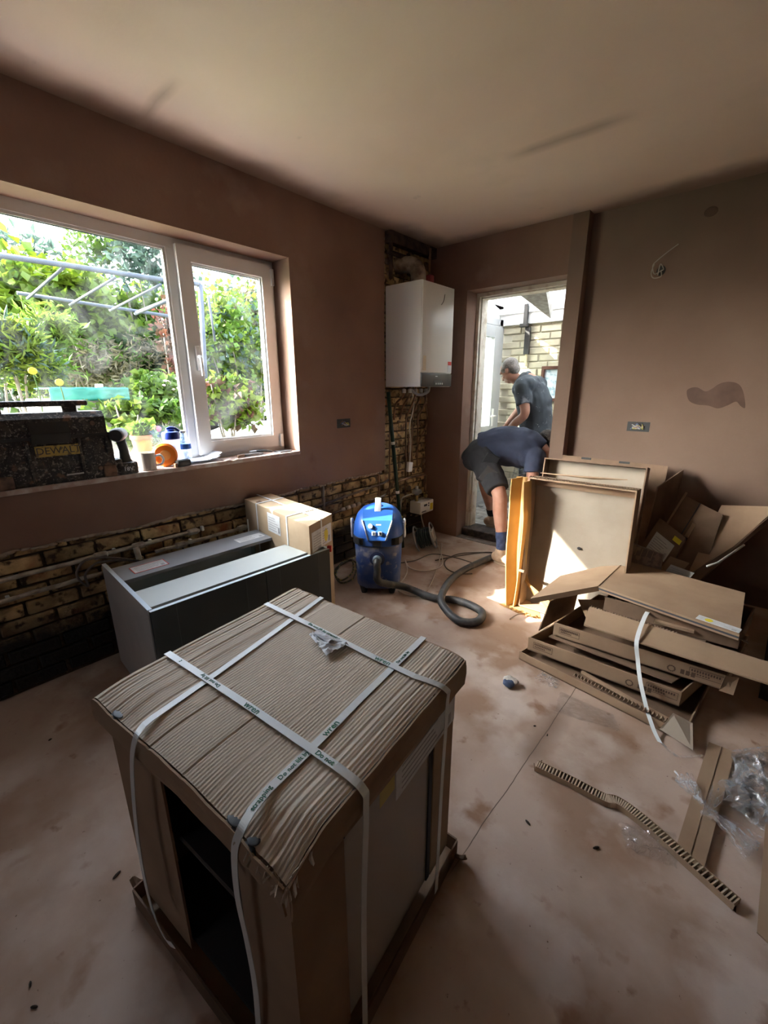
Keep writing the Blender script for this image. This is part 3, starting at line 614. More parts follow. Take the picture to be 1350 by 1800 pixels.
# ---- strapped carton beyond the cabinet
c = [PZ(432, 878, .735), PZ(543, 925, .735), PZ(583, 903, .735), PZ(478, 868, .735)]
c[0].x = .03; c[3].x = .03
t = thing('strapped_carton', 'tall narrow brown carton with white straps standing behind the grey cabinet', 'carton', (c[0].x, c[0].y, 0))
bx = MB(); bt = [V((q.x, q.y, 0.002)) for q in c]; bt2 = [V((q.x, q.y, .735)) for q in c]
bx.add(bt+bt2, [(3, 2, 1, 0), (4, 5, 6, 7), (0, 1, 5, 4), (1, 2, 6, 5), (2, 3, 7, 6), (3, 0, 4, 7)])
B(bx, 'box', mat('pale_cardboard', (.50, .385, .26), .85, (.42, .31, .2), 5, bump=.05, bscale=90), t)
lu = (c[1]-c[0]).normalized(); ll = (c[1]-c[0]).length; wu = (c[2]-c[1]).normalized(); wl_ = (c[2]-c[1]).length; nf = V((lu.y, -lu.x, 0)); ne = V((wu.y, -wu.x, 0))
B(MB().box(0, ll, wl_/2-.002, wl_/2+.002, .7350, .7358, basis(V((c[0].x, c[0].y, 0)), lu, wu, (0, 0, 1))), 'lid_seam', M_['card_dk'], t)
def up(q, z): return V((q.x, q.y, z))
for f in (.22, .70):                      # straps across
    p0 = c[0]+lu*ll*f; p1 = c[3]+lu*ll*f
    B(MB().ribbon([up(p0+nf*.002, .01), up(p0+nf*.002, .7355), up(p0+nf*.002, .738), up(p1, .738)], lu*.007, .001), 'strap', M_['strap'], t)
B(MB().ribbon([up(c[0]+wu*wl_*.5, .739), up(c[1]+wu*wl_*.5, .739), up(c[1]+wu*wl_*.5+ne*.002, .735), up(c[1]+wu*wl_*.45+ne*.002, .02)], wu*.007, .001), 'strap', M_['strap'], t)
doc_label(basis(up(c[0]+lu*ll*.40+nf*.001, .60), lu, (0, 0, 1), nf), .15, .115, t)
doc_label(basis(up(c[1]+wu*wl_*.08+ne*.001, .58), wu, (0, 0, 1), ne), wl_*.85, .11, t, yel=.72)
B(MB().cbox(ll*.17, ll*.24, .02, .06, .70, .737, .002, basis(V((c[0].x, c[0].y, 0)), lu, wu, (0, 0, 1))), 'punched_slot', M_['card_dk'], t)
B(MB().tube([up(c[0]+lu*.10+nf*.035, .01), up(c[0]+lu*.10+nf*.035, .63)], .004, 6), 'loose_strap', M_['strap'], t)

# ---- items on the sill
SZ = WZ0+.004
def splatter():
    return mat('splattered_black_plastic', (.022, .020, .020), .55, (.055, .045, .04), 30, .5, .6, bump=.4, bscale=60, spots=[(70, .58, .64, (.20, .175, .15)), (16, .62, .68, (.16, .085, .05)), (140, .60, .66, (.22, .19, .17))])
SPL = splatter()
t = thing('tool_box', 'paint-splattered black toolbox with a yellow name plate on the window sill', 'toolbox', (-.08, .45, SZ))
yr = .752; yl = .262
B(MB().prism([(-.170, SZ), (-.012, SZ), (-.004, SZ+.03), (-.006, SZ+.215), (-.168, SZ+.215)], 'y', yl+.01, yr), 'body', SPL, t)
for y in (yl+.05, yr-.03): B(MB().cbox(-.012, .006, y-.028, y+.028, SZ+.001, SZ+.06, .006), 'foot', mat('worn_brown_corner', (.20, .12, .08), .7, (.08, .05, .04), 30) if 'worn_brown_corner' not in bpy.data.materials else bpy.data.materials['worn_brown_corner'], t)
B(MB().prism([(-.168, SZ+.218), (-.002, SZ+.218), (-.006, SZ+.30), (-.030, SZ+.325), (-.150, SZ+.325), (-.168, SZ+.30)], 'y', yl+.012, yr-.014), 'lid', SPL, t)
for y0, y1 in ((yl+.03, yl+.10), (yr-.17, yr-.11)):
    B(MB().cbox(-.10, -.05, y0, y1, SZ+.32, SZ+.365, .006), 'handle_post', SPL, t)
B(MB().cbox(-.10, -.05, yl+.0, yr-.06, SZ+.352, SZ+.378, .008), 'handle', SPL, t)
B(MB().prism([(-.02, SZ+.19), (.008, SZ+.19), (.010, SZ+.235), (-.010, SZ+.30), (-.02, SZ+.30)], 'y', yl+.17, yl+.32), 'latch', mat('shiny_black_latch', (.03, .03, .03), .25), t)
B(MB().box(-.006, .0005, yl+.0, yr-.003, SZ+.208, SZ+.222), 'seam', M_['dark'], t)
for y in (yl+.15, yr-.14): B(MB().cbox(-.008, .002, y-.006, y+.006, SZ+.02, SZ+.205, .003), 'rib', SPL, t)
for y, z in ((yr-.07, SZ+.27), (yr-.07, SZ+.05), (yl+.09, SZ+.09)): B(MB().lathe([(.012, 0), (.010, .006)], 10, Tm((-.006, y, z), ry=math.pi/2)), 'rivet', bpy.data.materials['worn_brown_corner'], t)
B(MB().cbox(-.008, .004, yr-.03, yr-.018, SZ+.11, SZ+.2, .003), 'side_clip', SPL, t)
pm = PX(62, 795, .001); pn = PX(143, 790, .001)
pl_ = B(MB().cbox(-.006, .001, pm.y, pn.y, pm.z-.026, pm.z+.024, .002), 'name_plate', mat('worn_yellow_plate', (.42, .30, .08), .6, (.14, .10, .05), 40, .55, .62), t)
B(text_mb('DEWALT', .043, basis((.0014, (pm.y+pn.y)/2, pm.z-.001), (0, 1, 0), (0, 0, 1), (1, 0, 0)) @ Matrix.Diagonal((1.0, 1.05, 1, 1))), 'lettering', M_['ink'], pl_)
B(MB().box(-.005, .0008, pm.y+.03, pm.y+.115, pm.z+.032, pm.z+.042), 'small_plate', mat('grey_plate', (.16, .15, .14), .6), t)
B(MB().box(-.002, .0012, pm.y+.10, pm.y+.17, SZ+.034, SZ+.040), 'small_plate', mat('white_print', (.4, .4, .4), .6), t)
# impact driver standing on its battery
g = PZ(228, 835, SZ); g = V((-.035, g.y+.012, SZ))
t = thing('cordless_drill', 'dark cordless drill standing upright on its battery beside the toolbox', 'drill', g)
B(MB().cbox(-.038, .038, -.055, .045, 0, .062, .008, Tm(g)), 'battery', SPL, t, 'a')
B(text_mb('18V', .03, basis(g+V((.0385, -.004, .028)), (0, 1, 0), (0, 0, 1), (1, 0, 0))), 'lettering', M_['label'], t)
B(MB().loft([(.055, .030, .036, 2.6, 0, 0), (.075, .020, .026, 2.4, 0, 0), (.12, .017, .021, 2.2, 0, 0), (.16, .018, .023, 2.2, 0, -.006), (.19, .020, .026, 2.2, 0, -.01)], 16, Tm(g)), 'grip', mat('rubber_grip', (.04, .045, .045), .7), t, True)
B(MB().loft([(-.06, .012, .012, 2, 0, 0), (-.055, .030, .030, 2, 0, 0), (0, .034, .034, 2, 0, 0), (.045, .034, .034, 2, 0, 0), (.055, .028, .028, 2, 0, 0)], 18, Tm(g+V((0.01, -.015, .205)), rz=-.55) @ Matrix.Rotation(math.pi/2, 4, 'Y')), 'motor_body', M_['dark'], t, 'a')
B(MB().loft([(-.11, .010, .010, 2, 0, 0), (-.075, .020, .020, 2, 0, 0), (-.06, .024, .024, 2, 0, 0)], 14, Tm(g+V((0.01, -.015, .205)), rz=-.55) @ Matrix.Rotation(math.pi/2, 4, 'Y')), 'chuck', M_['steel'], t, 'a')
# charger stub between toolbox and drill
g2 = V((-.03, .765, SZ))
t = tag(B(MB().cbox(-.04, .03, -.022, .02, 0, .085, .012, Tm(g2, rz=.1)), 'spare_battery', SPL, None, 'a'), 'dark spare battery squeezed between the toolbox and the drill', 'battery')
# mug
g = V((-.055, PZ(262, 828, SZ).y+.018, SZ))
t = thing('mug', 'beige mug with its handle turned right standing beside the drill', 'mug', g)
mgm = mat('stoneware', (.52, .47, .41), .35)
B(MB().lathe([(.034, 0), (.039, .004), (.040, .095), (.036, .095), (.034, .01), (.001, .008)], 24, Tm(g)), 'body', mgm, t, 'a')
B(MB().tube(catmull([(.024, .032, .075), (.034, .055, .078), (.038, .068, .055), (.034, .055, .028), (.024, .032, .025)], 5), .006, 8, M=Tm(g)), 'handle', mat('white_glaze', (.75, .75, .72), .3), t, True)
# orange tape reel
g = V((-.085, PZ(285, 825, SZ).y+.055, SZ+.068))
t = thing('orange_reel', 'round orange plastic reel standing on edge behind the mug', 'reel', g-V((0, 0, .068)))
om = mat('orange_plastic', (.85, .21, .02), .35)
B(MB().loft([(-.030, .040, .040, 2, 0, 0), (-.028, .055, .055, 2, 0, 0), (-.018, .066, .066, 2, 0, 0), (.018, .066, .066, 2, 0, 0), (.028, .055, .055, 2, 0, 0), (.030, .040, .040, 2, 0, 0)], 30, Tm(g) @ Matrix.Rotation(math.pi/2, 4, 'Y') @ Matrix.Rotation(.35, 4, 'X')), 'drum', om, t, 'a')
B(MB().loft([(.024, .030, .030, 2, 0, 0), (.034, .028, .028, 2, 0, 0), (.035, .016, .016, 2, 0, 0)], 24, Tm(g) @ Matrix.Rotation(math.pi/2, 4, 'Y') @ Matrix.Rotation(.35, 4, 'X')), 'hub', mat('light_orange', (.85, .35, .10), .4), t, 'a')
# shaker bottle
g = V((-.115, PZ(300, 820, SZ).y+.045, SZ))
t = thing('shaker_bottle', 'translucent white shaker bottle with a dark blue lid on the sill', 'bottle', g)
B(MB().lathe([(.036, 0), (.038, .003), (.045, .14), (.046, .155), (.040, .155)], 24, Tm(g)), 'cup', mat('frosted_plastic', (.72, .76, .80), .35, trans=.5), t, 'a')
lb = mat('dark_blue_lid', (.01, .03, .22), .3)
B(MB().lathe([(.048, .150), (.049, .18), (.044, .190), (.026, .196), (.024, .205), (.001, .206)], 24, Tm(g)), 'lid', lb, t, 'a')
B(MB().tube(catmull([(0, -.02, .205), (0, .0, .212), (0, .03, .207), (0, .052, .19)], 5), .008, 8, M=Tm(g)), 'spout_cap', lb, t, True)
# water bottle
g = V((-.115, PZ(325, 815, SZ).y+.02, SZ))
t = thing('water_bottle', 'clear plastic water bottle with a blue band right of the shaker', 'bottle', g)
B(MB().lathe([(.030, 0), (.034, .006), (.034, .03), (.032, .035), (.034, .04), (.034, .11), (.030, .115), (.034, .12), (.033, .135), (.018, .165), (.014, .172), (.014, .18)], 24, Tm(g)), 'bottle', clearmat('pet_plastic', (.86, .92, .97), .12, .05, .25, 30, .4, .8, wcol=(.7, .85, 1)), t, 'a')
B(MB().lathe([(.0345, .085), (.035, .088), (.035, .112), (.0345, .115)], 24, Tm(g)), 'blue_band', mat('blue_label', (.03, .14, .55), .4), t, 'a')
B(MB().lathe([(.016, .178), (.016, .192), (.001, .193)], 16, Tm(g)), 'cap', mat('pale_cap', (.75, .8, .85), .4), t, 'a')
# black block, papers, pliers, pad
g = V((-.022, PZ(322, 818, SZ).y-.01, SZ))
t = thing('tape_measure', 'black rubber tape measure lying on the sill edge below the water bottle', 'tape measure', g)
B(MB().cbox(-.020, .020, -.042, .042, 0, .038, .010, Tm(g, rz=.15)), 'case', M_['dark'], t, 'a'); B(MB().cbox(-.012, .012, -.056, -.04, 0, .022, .003, Tm(g, rz=.15)), 'end_hook', mat('rust_brown', (.25, .12, .07), .6), t)
t = thing('paper_sheets', 'curled white paper sheets lying beside the water bottle on the sill', 'paper', (-.09, 1.27, SZ))
for k, (dz, rz) in enumerate(((.003, .1), (.008, -.12), (.013, .05))):
    Mx = Tm((-.10, 1.24+.012*k, SZ+dz), rz=rz)
    B(MB().grid(lambda u, v: Mx @ V(((u-.5)*.12, (v-.5)*.19, .035*max(0, v-.5)**1.5*(1+k)+.010*max(0, .4-u))), 8, 10, .0006), 'sheet', mat('print_paper_%d' % k, (.66, .68, .74), .6, (.52, .56, .66), 60, .5, .6), t, True)
t = thing('utility_knife', 'grey utility knife lying open on the sill under the casement', 'knife', (-.05, 1.58, SZ))
B(MB().prism([(1.50, -.06), (1.52, -.045), (1.62, -.040), (1.66, -.055), (1.65, -.07), (1.53, -.072)], 'z', SZ, SZ+.016, Matrix(((0, 1, 0, 0), (1, 0, 0, 0), (0, 0, 1, 0), (0, 0, 0, 1)))), 'handle', mat('grey_zinc', (.2, .2, .21), .4, metal=.6), t)
B(MB().tube([(-.05, 1.51, SZ+.012), (-.03, 1.455, SZ+.012)], .010, 8), 'end_knob', mat('worn_wood', (.25, .15, .10), .6), t, True)
t = thing('pliers', 'small dark pliers crossed behind the knife on the sill', 'pliers', (-.09, 1.64, SZ))
for s in (-1, 1): B(MB().tube(catmull([(-.09, 1.62, SZ+.02), (-.08+.015*s, 1.66, SZ+.024), (-.07+.03*s, 1.72, SZ+.016)], 5), .006, 7), 'handle', M_['dark'], t, True)
B(MB().cbox(-.10, -.08, 1.58, 1.63, SZ+.012, SZ+.028, .004), 'jaw', M_['steel'], t)
t = tag(B(MB().cbox(-.10, -.02, 1.775, 1.875, SZ, SZ+.008, .002), 'slate_pad', mat('dark_grey_pad', (.09, .09, .10), .5)), 'thin dark grey square pad at the far end of the sill', 'pad')
t = tag(B(MB().grid(lambda u, v: V((-.055+.07*u, 1.345+.10*v, SZ+.002+.004*math.sin(9*v))), 4, 8, .001), 'wood_shaving', mat('brown_scrap', (.3, .2, .15), .7)), 'thin brown scrap lying flat on the sill in front of the papers', 'scrap')
# ================================================================= THE PACKED CABINET IN FRONT
BZ = .722
qa, qb, qc, qd = PZ(515, 1032, BZ), PZ(163, 1215, BZ), PZ(815, 1155, BZ), PZ(500, 1520, BZ)
def BP(u, v, z=BZ):      # u from the window side to the right, v from the camera side to the far side
    p = (qb*(1-u)+qd*u)*(1-v)+(qa*(1-u)+qc*u)*v; return V((p.x, p.y, z))
t = thing('packed_cabinet', 'large strapped kitchen cabinet in a corrugated cardboard cap in the foreground', 'carton', BP(.5, .5, 0))
PB = t
UX = (BP(1, .5)-BP(0, .5)).normalized(); VY = (BP(.5, 1)-BP(.5, 0)).normalized(); ZU = V((0, 0, 1))
lidm = mat('corrugated_lid', (.54, .45, .355), .8, (.48, .395, .31), 4, bump=.04, bscale=80)
nt = lidm.node_tree; L = nt.links.new
p = nt.nodes['Principled BSDF']; tcn = nd(nt, 'ShaderNodeTexCoord')
mp = nd(nt, 'ShaderNodeMapping'); mp.inputs['Rotation'].default_value = (0, 0, -math.atan2(UX.y, UX.x)); L(tcn.outputs['Object'], mp.inputs[0])
wv = nd(nt, 'ShaderNodeTexNoise', Scale=60.0, Detail=3); L(mp.outputs[0], wv.inputs[0])
bp = nd(nt, 'ShaderNodeBump', Strength=.15, Distance=.001); L(wv.outputs[0], bp.inputs['Height']); L(bp.outputs[0], p.inputs['Normal'])
creases = [(.035, .003), (.075, .0022), (.135, .003), (.20, .0028), (.27, .002), (.905, .0018), (.945, .0018), (.70, .0008)]
def lidz(u, v):
    z = .004*N3((u*3, v*3, 0), 1, 3)+.0008*N3((u*10, v*5, 0), 1, 5)+.00042*math.sin(2*math.pi*u*82+.25*N3((u*2, v*1.5, 4)))
    for c, dp in creases:
        if c > .5 or v > .0: z -= dp*math.exp(-((u-c-.003*N3((v*2, c*9, 0)))/.0045)**2)
        z += dp*.35*math.exp(-((u-c-.011)/.006)**2)
    if v < .35 and .2 < u < .75:
        for c in (.40, .58): z -= .003*math.exp(-((u-c)/.004)**2)*max(0, min(1, (.33-v)/.05))
    for c in (.26, .50):
        if v > .80: z -= .0022*math.exp(-((u-c)/.004)**2)
    # the near edge droops between the straps
    e = max(0, .16-v)/.16; z -= (.012+.006*math.sin(u*9))*e*e
    e = max(0, u-.93)/.07; z -= .008*e*e
    e = max(0, .03-u)/.03; z -= .008*e*e
    # crushed corner nearest the camera
    e = max(0, 1-math.hypot((1-u)/.16, v/.13)); z += e*(-.022+.007*N3((u*26, v*26, 0)))
    return z
lid = B(MB().grid(lambda u, v: BP(u, v)+ZU*lidz(u, v), 520, 70), 'lid', lidm, t, True)
# skirts
sk = MB(); SKH = .072
def skirt(f, n, out, h):
    mb.grid(lambda a, b: f(a)+V(out)*(.003+.004*N3((a*6, b*2, 1))+.004*math.sin(b*3))-ZU*(b*h(a)), n, 4, .004)
mb = MB(); skirt(lambda a: BP(a, 0)+ZU*lidz(a, 0), 60, -VY, lambda a: .060+.006*N3((a*8, 0, 3))); B(mb, 'lid_skirt', M_['card'], t)
mb = MB(); skirt(lambda a: BP(1, a)+ZU*lidz(1, a), 60, UX, lambda a: .075); B(mb, 'lid_skirt', M_['card'], t)
mb = MB(); skirt(lambda a: BP(a, 1)+ZU*lidz(a, 1), 40, VY, lambda a: .07); B(mb, 'lid_skirt', M_['card'], t)
mb = MB(); skirt(lambda a: BP(0, a)+ZU*lidz(0, a), 40, -UX, lambda a: .055); B(mb, 'lid_skirt', M_['card'], t)
# shredded liner at the crushed corner
sh = MB()
for i in range(46):
    u = 1.003-.17*random.random()**1.4*(i % 2); v = -.004+.10*random.random()**1.5*(1-i % 2)
    q = BP(u, v)+ZU*(lidz(min(u, 1), max(v, 0))-.004); d_ = (-VY*(random.random()*.7)+UX*(random.random()-.4)*.9-ZU*random.random()*.6).normalized(); l_ = .008+.016*random.random(); s_ = d_.orthogonal().normalized()*.004
    sh.slab([q-s_, q+s_, q+d_*l_+s_*.4+ZU*.004, q+d_*l_-s_*.3], .0008)
o = B(sh, 'torn_fibres', mat('torn_card', (.52, .43, .34), .95), t); o['kind'] = 'stuff'
# punched finger holes along the edges
for (u0, u1, v) in ((.135, .195, 0), (.775, .83, 0), (.855, .895, .0)):
    pts = [BP(u0, v+.000, 0), BP(u1, v+.000, 0)]
    mb = MB().slab([BP(u0, -.009)+ZU*(lidz(u0, 0)-.022), BP(u1, -.009)+ZU*(lidz(u1, 0)-.024), BP(u1, -.0095)+ZU*(lidz(u1, 0)+.0005), BP(u1-.006, .022)+ZU*(lidz(u1, .02)+.001), BP(u0+.01, .018)+ZU*(lidz(u0, .02)+.001), BP(u0, -.0095)+ZU*(lidz(u0, 0)+.0005)][:4]+[], .002, 1)
    um = (u0+u1)/2; mb = MB().ell(BP(um, .010)+ZU*(lidz(um, .01)+.0004), ((u1-u0)*.33, .010, .0014), n=14, m=8, R=Matrix.Rotation(math.atan2(UX.y, UX.x), 3, 'Z')); mb.cbox(-(u1-u0)*.30, (u1-u0)*.30, -.004, .004, -.022, .001, .002, basis(BP(um, -.004)+ZU*(lidz(um, 0)-.001), UX, VY, ZU))
    B(mb, 'punched_hole', M_['dark'], t, True)
for (u0, v0) in ((.23, .995), (.79, .99), (.885, .985)):
    B(MB().ell(BP(u0, v0)+ZU*(lidz(u0, v0)-.002), (.014, .008, .0016), n=10), 'punched_hole', M_['dark'], t, True)
# body: corner wraps of card, cabinet panels between, base tray
IN = .012
def PP(u, v, z): return BP(u, v, z)
def post(u0, v0, su, sv, name='corner_post', wu_=.10, wv_=.10, mt=None, th=.006):
    """L-shaped card wrap round a corner"""
    a = lambda du, dv: BP(u0+su*du, v0+sv*dv, 0)
    poly = [a(0, 0), a(wu_, 0), a(wu_, th/.66), a(th/.66, th/.66), a(th/.66, wv_), a(0, wv_)]
    return B(MB().prism([(q.x, q.y) for q in poly], 'z', .05, BZ-.045), name, mt or M_['card'], t)
e_ = .022
post(e_, e_, 1, 1, wu_=.345, wv_=.10); post(1-e_, e_, -1, 1, wu_=.215, wv_=.215); post(1-e_, 1-e_, -1, -1, wu_=.1, wv_=.17); post(e_, 1-e_, 1, -1, wu_=.1, wv_=.1)
cp = mat('cream_cabinet_side', (.43, .385, .345), .6)
gap = .030
B(MB().slab([BP(1-gap, .05, .05), BP(1-gap, .80, .05), BP(1-gap, .80, BZ-.05), BP(1-gap, .05, BZ-.05)], .016, -1), 'side_panel', cp, t)
B(MB().slab([BP(1-gap+.001, .775, .05), BP(1-gap+.001, .80, .05), BP(1-gap+.001, .80, BZ-.06), BP(1-gap+.001, .775, BZ-.06)], .004, 1), 'front_edge', M_['ink'], t)
B(MB().slab([BP(gap, .05, .05), BP(gap, .80, .05), BP(gap, .80, BZ-.05), BP(gap, .05, BZ-.05)], .016, 1), 'side_panel', cp, t)
dki = mat('dark_cabinet_inside', (.035, .034, .036), .6)
B(MB().slab([BP(gap+.03, .40, .05), BP(1-gap-.03, .40, .05), BP(1-gap-.03, .40, BZ-.05), BP(gap+.03, .40, BZ-.05)], .01), 'inner_back', dki, t)
B(MB().slab([BP(gap+.03, .05, BZ-.32), BP(1-gap-.03, .05, BZ-.32), BP(1-gap-.03, .40, BZ-.36), BP(gap+.03, .40, BZ-.36)], .012), 'shelf', dki, t)
B(MB().slab([BP(gap+.03, .04, .06), BP(1-gap-.03, .04, .06), BP(1-gap-.03, .80, .06), BP(gap+.03, .80, .06)], .014), 'bottom_panel', dki, t)
# top band of card under the lid on the near face, cut on a slant
def NF(u, z, o=.0): q = BP(u, e_, z); return q-VY*o
B(MB().slab([NF(.30, BZ-.112), NF(.70, BZ-.10), NF(.80, BZ-.16), NF(.80, BZ-.02), NF(.30, BZ-.02)], .005, 1), 'top_band', M_['card'], t)
# base tray
bt = MB()
for (p0, p1, n_) in ((BP(-.01, -.01, 0), BP(1.01, -.01, 0), -VY), (BP(1.01, -.01, 0), BP(1.01, 1.01, 0), UX), (BP(1.01, 1.01, 0), BP(-.01, 1.01, 0), VY), (BP(-.01, 1.01, 0), BP(-.01, -.01, 0), -UX)):
    B(MB().slab([p0+ZU*.002, p1+ZU*.002, p1+ZU*.062, p0+ZU*.062], .005, 1), 'tray_wall', M_['card_dk'], t)
B(MB().slab([BP(-.01, -.01, .001), BP(1.01, -.01, .001), BP(1.01, 1.01, .001), BP(-.01, 1.01, .001)], .006), 'tray_floor', M_['card'], t)
for q, s in ((BP(1.025, .985, .04), 1), (BP(-.03, .02, .03), -1), (BP(-.03, .07, .02), -1)):
    B(MB().grid(lambda u, v: q+UX*s*(.03*u)+VY*(.03*(v-.5))+ZU*(.02*u*u-.03*v+.01*math.sin(5*v)), 5, 5, .004), 'bent_tab', M_['card_dk'], t)
# labels on the right face, hanging below the skirt edge
RFm = basis(BP(1.012, .50, BZ-.155), VY, ZU, UX)
doc_label(basis(BP(1, .47, BZ-.165)+UX*.006, VY, ZU, UX), .29, .10, t, rows=5)
l2 = B(MB().box(0, .055, 0, .055, 0, .0008, basis(BP(1, .375, BZ-.125)+UX*.0065, VY, ZU, UX)), 'label', mat('cream_yellow_label', (.62, .50, .16), .6), t, label='small pale yellow square label')
B(MB().tube(catmull([BP(1, .20, BZ-.08)+UX*.007, BP(1, .19, BZ-.055)+UX*.008, BP(1, .205, BZ-.045)+UX*.008, BP(1, .215, BZ-.07)+UX*.008], 5), .0025, 6), 'inked_hook_mark', M_['ink'], t)
# straps
def PF(px, py, off, zmin=.003):
    d = ray(px, py); p0 = BP(0, e_)-VY*off; q = CAM+d*((p0-CAM).dot(VY)/d.dot(VY)); q.z = max(q.z, zmin); return q
def strap(top_px, hang, wdir_top, wdir_side, texts, lift=.0045):
    pts = [PZ(x, y, BZ+.004) for x, y in top_px]
    path = []
    for i in range(len(pts)-1):
        for k in range(10): path.append(pts[i].lerp(pts[i+1], k/10))
    path.append(pts[-1]); nt_ = len(path)
    path = [V((q.x, q.y, BZ+lift)) for q in path]
    tail = catmull([path[-2], path[-1]]+[V(h) for h in hang], 10)[10:]
    wd = [V(wdir_top)*.009]*nt_+[V(wdir_top)*.009*(1-min(1, k/12))+V(wdir_side)*.009*min(1, k/12) for k in range(1, len(tail))]
    allp = path+tail[1:]
    s = B(MB().ribbon(allp, wd, .0012), 'strap', M_['strap'], t)
    for a, txt, size, flip in texts:
        i = min(nt_-1, int(a*(nt_-1))); o_ = path[i]; d_ = (path[min(i+1, nt_-1)]-path[i-1]).normalized()*flip
        B(text_mb(txt, size, basis(o_+ZU*.0011, d_, ZU.cross(d_), ZU)), 'lettering', M_['green_ink'], s)
    return s
# 1: across, near the camera
e1 = PZ(598, 1352, BZ)
strap([(294, 1149), (430, 1238), (590, 1348)], [BP(1, .28, BZ-.012)+UX*.012, BP(1, .275, BZ-.06)+UX*.022, BP(1, .265, .40)+UX*.016, BP(1, .26, .03)+UX*.015], VY, VY,
      [(.10, '2', .012, 1), (.32, 'Do not lift by', .014, -1), (.58, 'wren', .024, 1), (.95, 'Do not', .016, 1)], lift=.0075)
q = PZ(300, 1153, BZ+.0045)
# 2: across, at the far side
strap([(467, 1062), (560, 1107), (660, 1158), (728, 1190)], [BP(1, .80, BZ-.012)+UX*.012, BP(1, .795, BZ-.06)+UX*.02, BP(1, .79, .40)+UX*.016, BP(1, .785, .03)+UX*.015], VY, VY,
      [(.38, 'Do not lift by strapping', .014, 1), (.74, 'wren', .024, 1)], lift=.0075)
# 3: along, window side
strap([(566, 1050), (470, 1120), (355, 1202), (268, 1262), (253, 1274)], [PF(238, 1298, .035), PF(232, 1345, .04), PF(238, 1440, .045), PF(250, 1525, .05), PF(268, 1600, .05), PF(290, 1650, .07), PF(304, 1662, .085)], UX, UX, [])
# 4: along, right side
strap([(745, 1120), (640, 1222), (535, 1328), (470, 1390), (442, 1425)], [PF(423, 1460, .035), PF(412, 1500, .04), PF(418, 1580, .04), PF(435, 1660, .035), PF(449, 1740, .03), PF(456, 1830, .025)], UX, UX,
      [(.10, 'Do not lift by', .011, -1), (.40, 'wren', .022, -1), (.585, 'Do not lift by', .014, -1), (.87, 'strapping', .014, -1)])
# crumpled paper on the lid
q0 = PZ(572, 1130, BZ+.006)
pd = (PZ(600, 1150, BZ)-PZ(542, 1108, BZ)).normalized(); pn_ = V((-pd.y, pd.x, 0))
t2 = thing('crumpled_paper', 'crumpled white paper scrap on top of the foreground carton', 'paper', q0)
def cp_(u, v):
    w_ = .022+.028*u; z = .006+.010*abs(N3((u*5, v*4, 2)))+.006*abs(N3((u*13, v*11, 5)))
    return q0+pd*((u-.5)*.115)+pn_*((v-.5)*w_*1.5)+ZU*z
B(MB().grid(cp_, 18, 12, .0008), 'sheet', mat('white_paper', (.68, .70, .74), .6), t2)
B(MB().grid(lambda u, v: q0+pd*((u-.5)*.07-.01)+pn_*((v-.5)*.022+.004)+ZU*(.014+.008*math.sin(v*3)+.004*N3((u*9, v*9, 8))), 12, 6, .0008), 'fold', bpy.data.materials['white_paper'], t2)

# ================================================================= VACUUM
vc = V((.50, 2.205, 0)); VZ = math.radians(38)
t = thing('vacuum_cleaner', 'dusty blue workshop vacuum with a thick grey hose in front of the bare brick', 'vacuum cleaner', vc, VZ)
def W(q): return ROOTW[t.name] @ V(q)
Mv = ROOTW[t.name]
vb = mat('dusty_blue_plastic', (.025, .07, .26), .6, (.17, .19, .27), 5, .42, .66, spots=[(16, .56, .70, (.33, .33, .37))])
vbt = mat('blue_plastic_head', (.02, .10, .42), .42, (.07, .14, .36), 9, .5, .75)
B(MB().loft([(.045, .150, .165, 3.2, 0, 0), (.06, .158, .175, 3.2, 0, 0), (.36, .170, .188, 3.2, 0, 0), (.375, .168, .186, 3.2, 0, 0)], 40, Mv), 'tank', vb, t, 'a')
B(MB().loft([(.372, .174, .192, 3.0, 0, 0), (.38, .178, .196, 3.0, 0, 0), (.44, .178, .196, 3.0, 0, 0), (.50, .172, .190, 2.8, 0, .002), (.55, .155, .170, 2.5, 0, .012), (.585, .122, .135, 2.3, 0, .03), (.602, .08, .09, 2.1, 0, .045), (.606, .02, .02, 2, 0, .05)], 40, Mv), 'head', vbt, t, True)
for s in (-1, 1): B(MB().prism([(s*.178*1.0, -.02), (s*.172, -.12), (s*.150, -.168), (s*.10, -.190), (s*.095, -.176), (s*.14, -.156), (s*.16, -.115), (s*.166, -.02)][::s], 'z', .383, .432, Mv), 'vent_band', M_['dark'], t)
# vent slats
for s in (-1, 1):
    for k in range(7):
        a = .12+.12*k; x = s*(.100+.0115*k); y = -.1935+.0048*k*k*.55
        B(MB().box(x-.0015, x+.0015, y-.002, y+.004, .388, .427, Mv), 'vent_slat', mat('slat_black', (.012, .012, .012), .5) if 'slat_black' not in bpy.data.materials else bpy.data.materials['slat_black'], t)
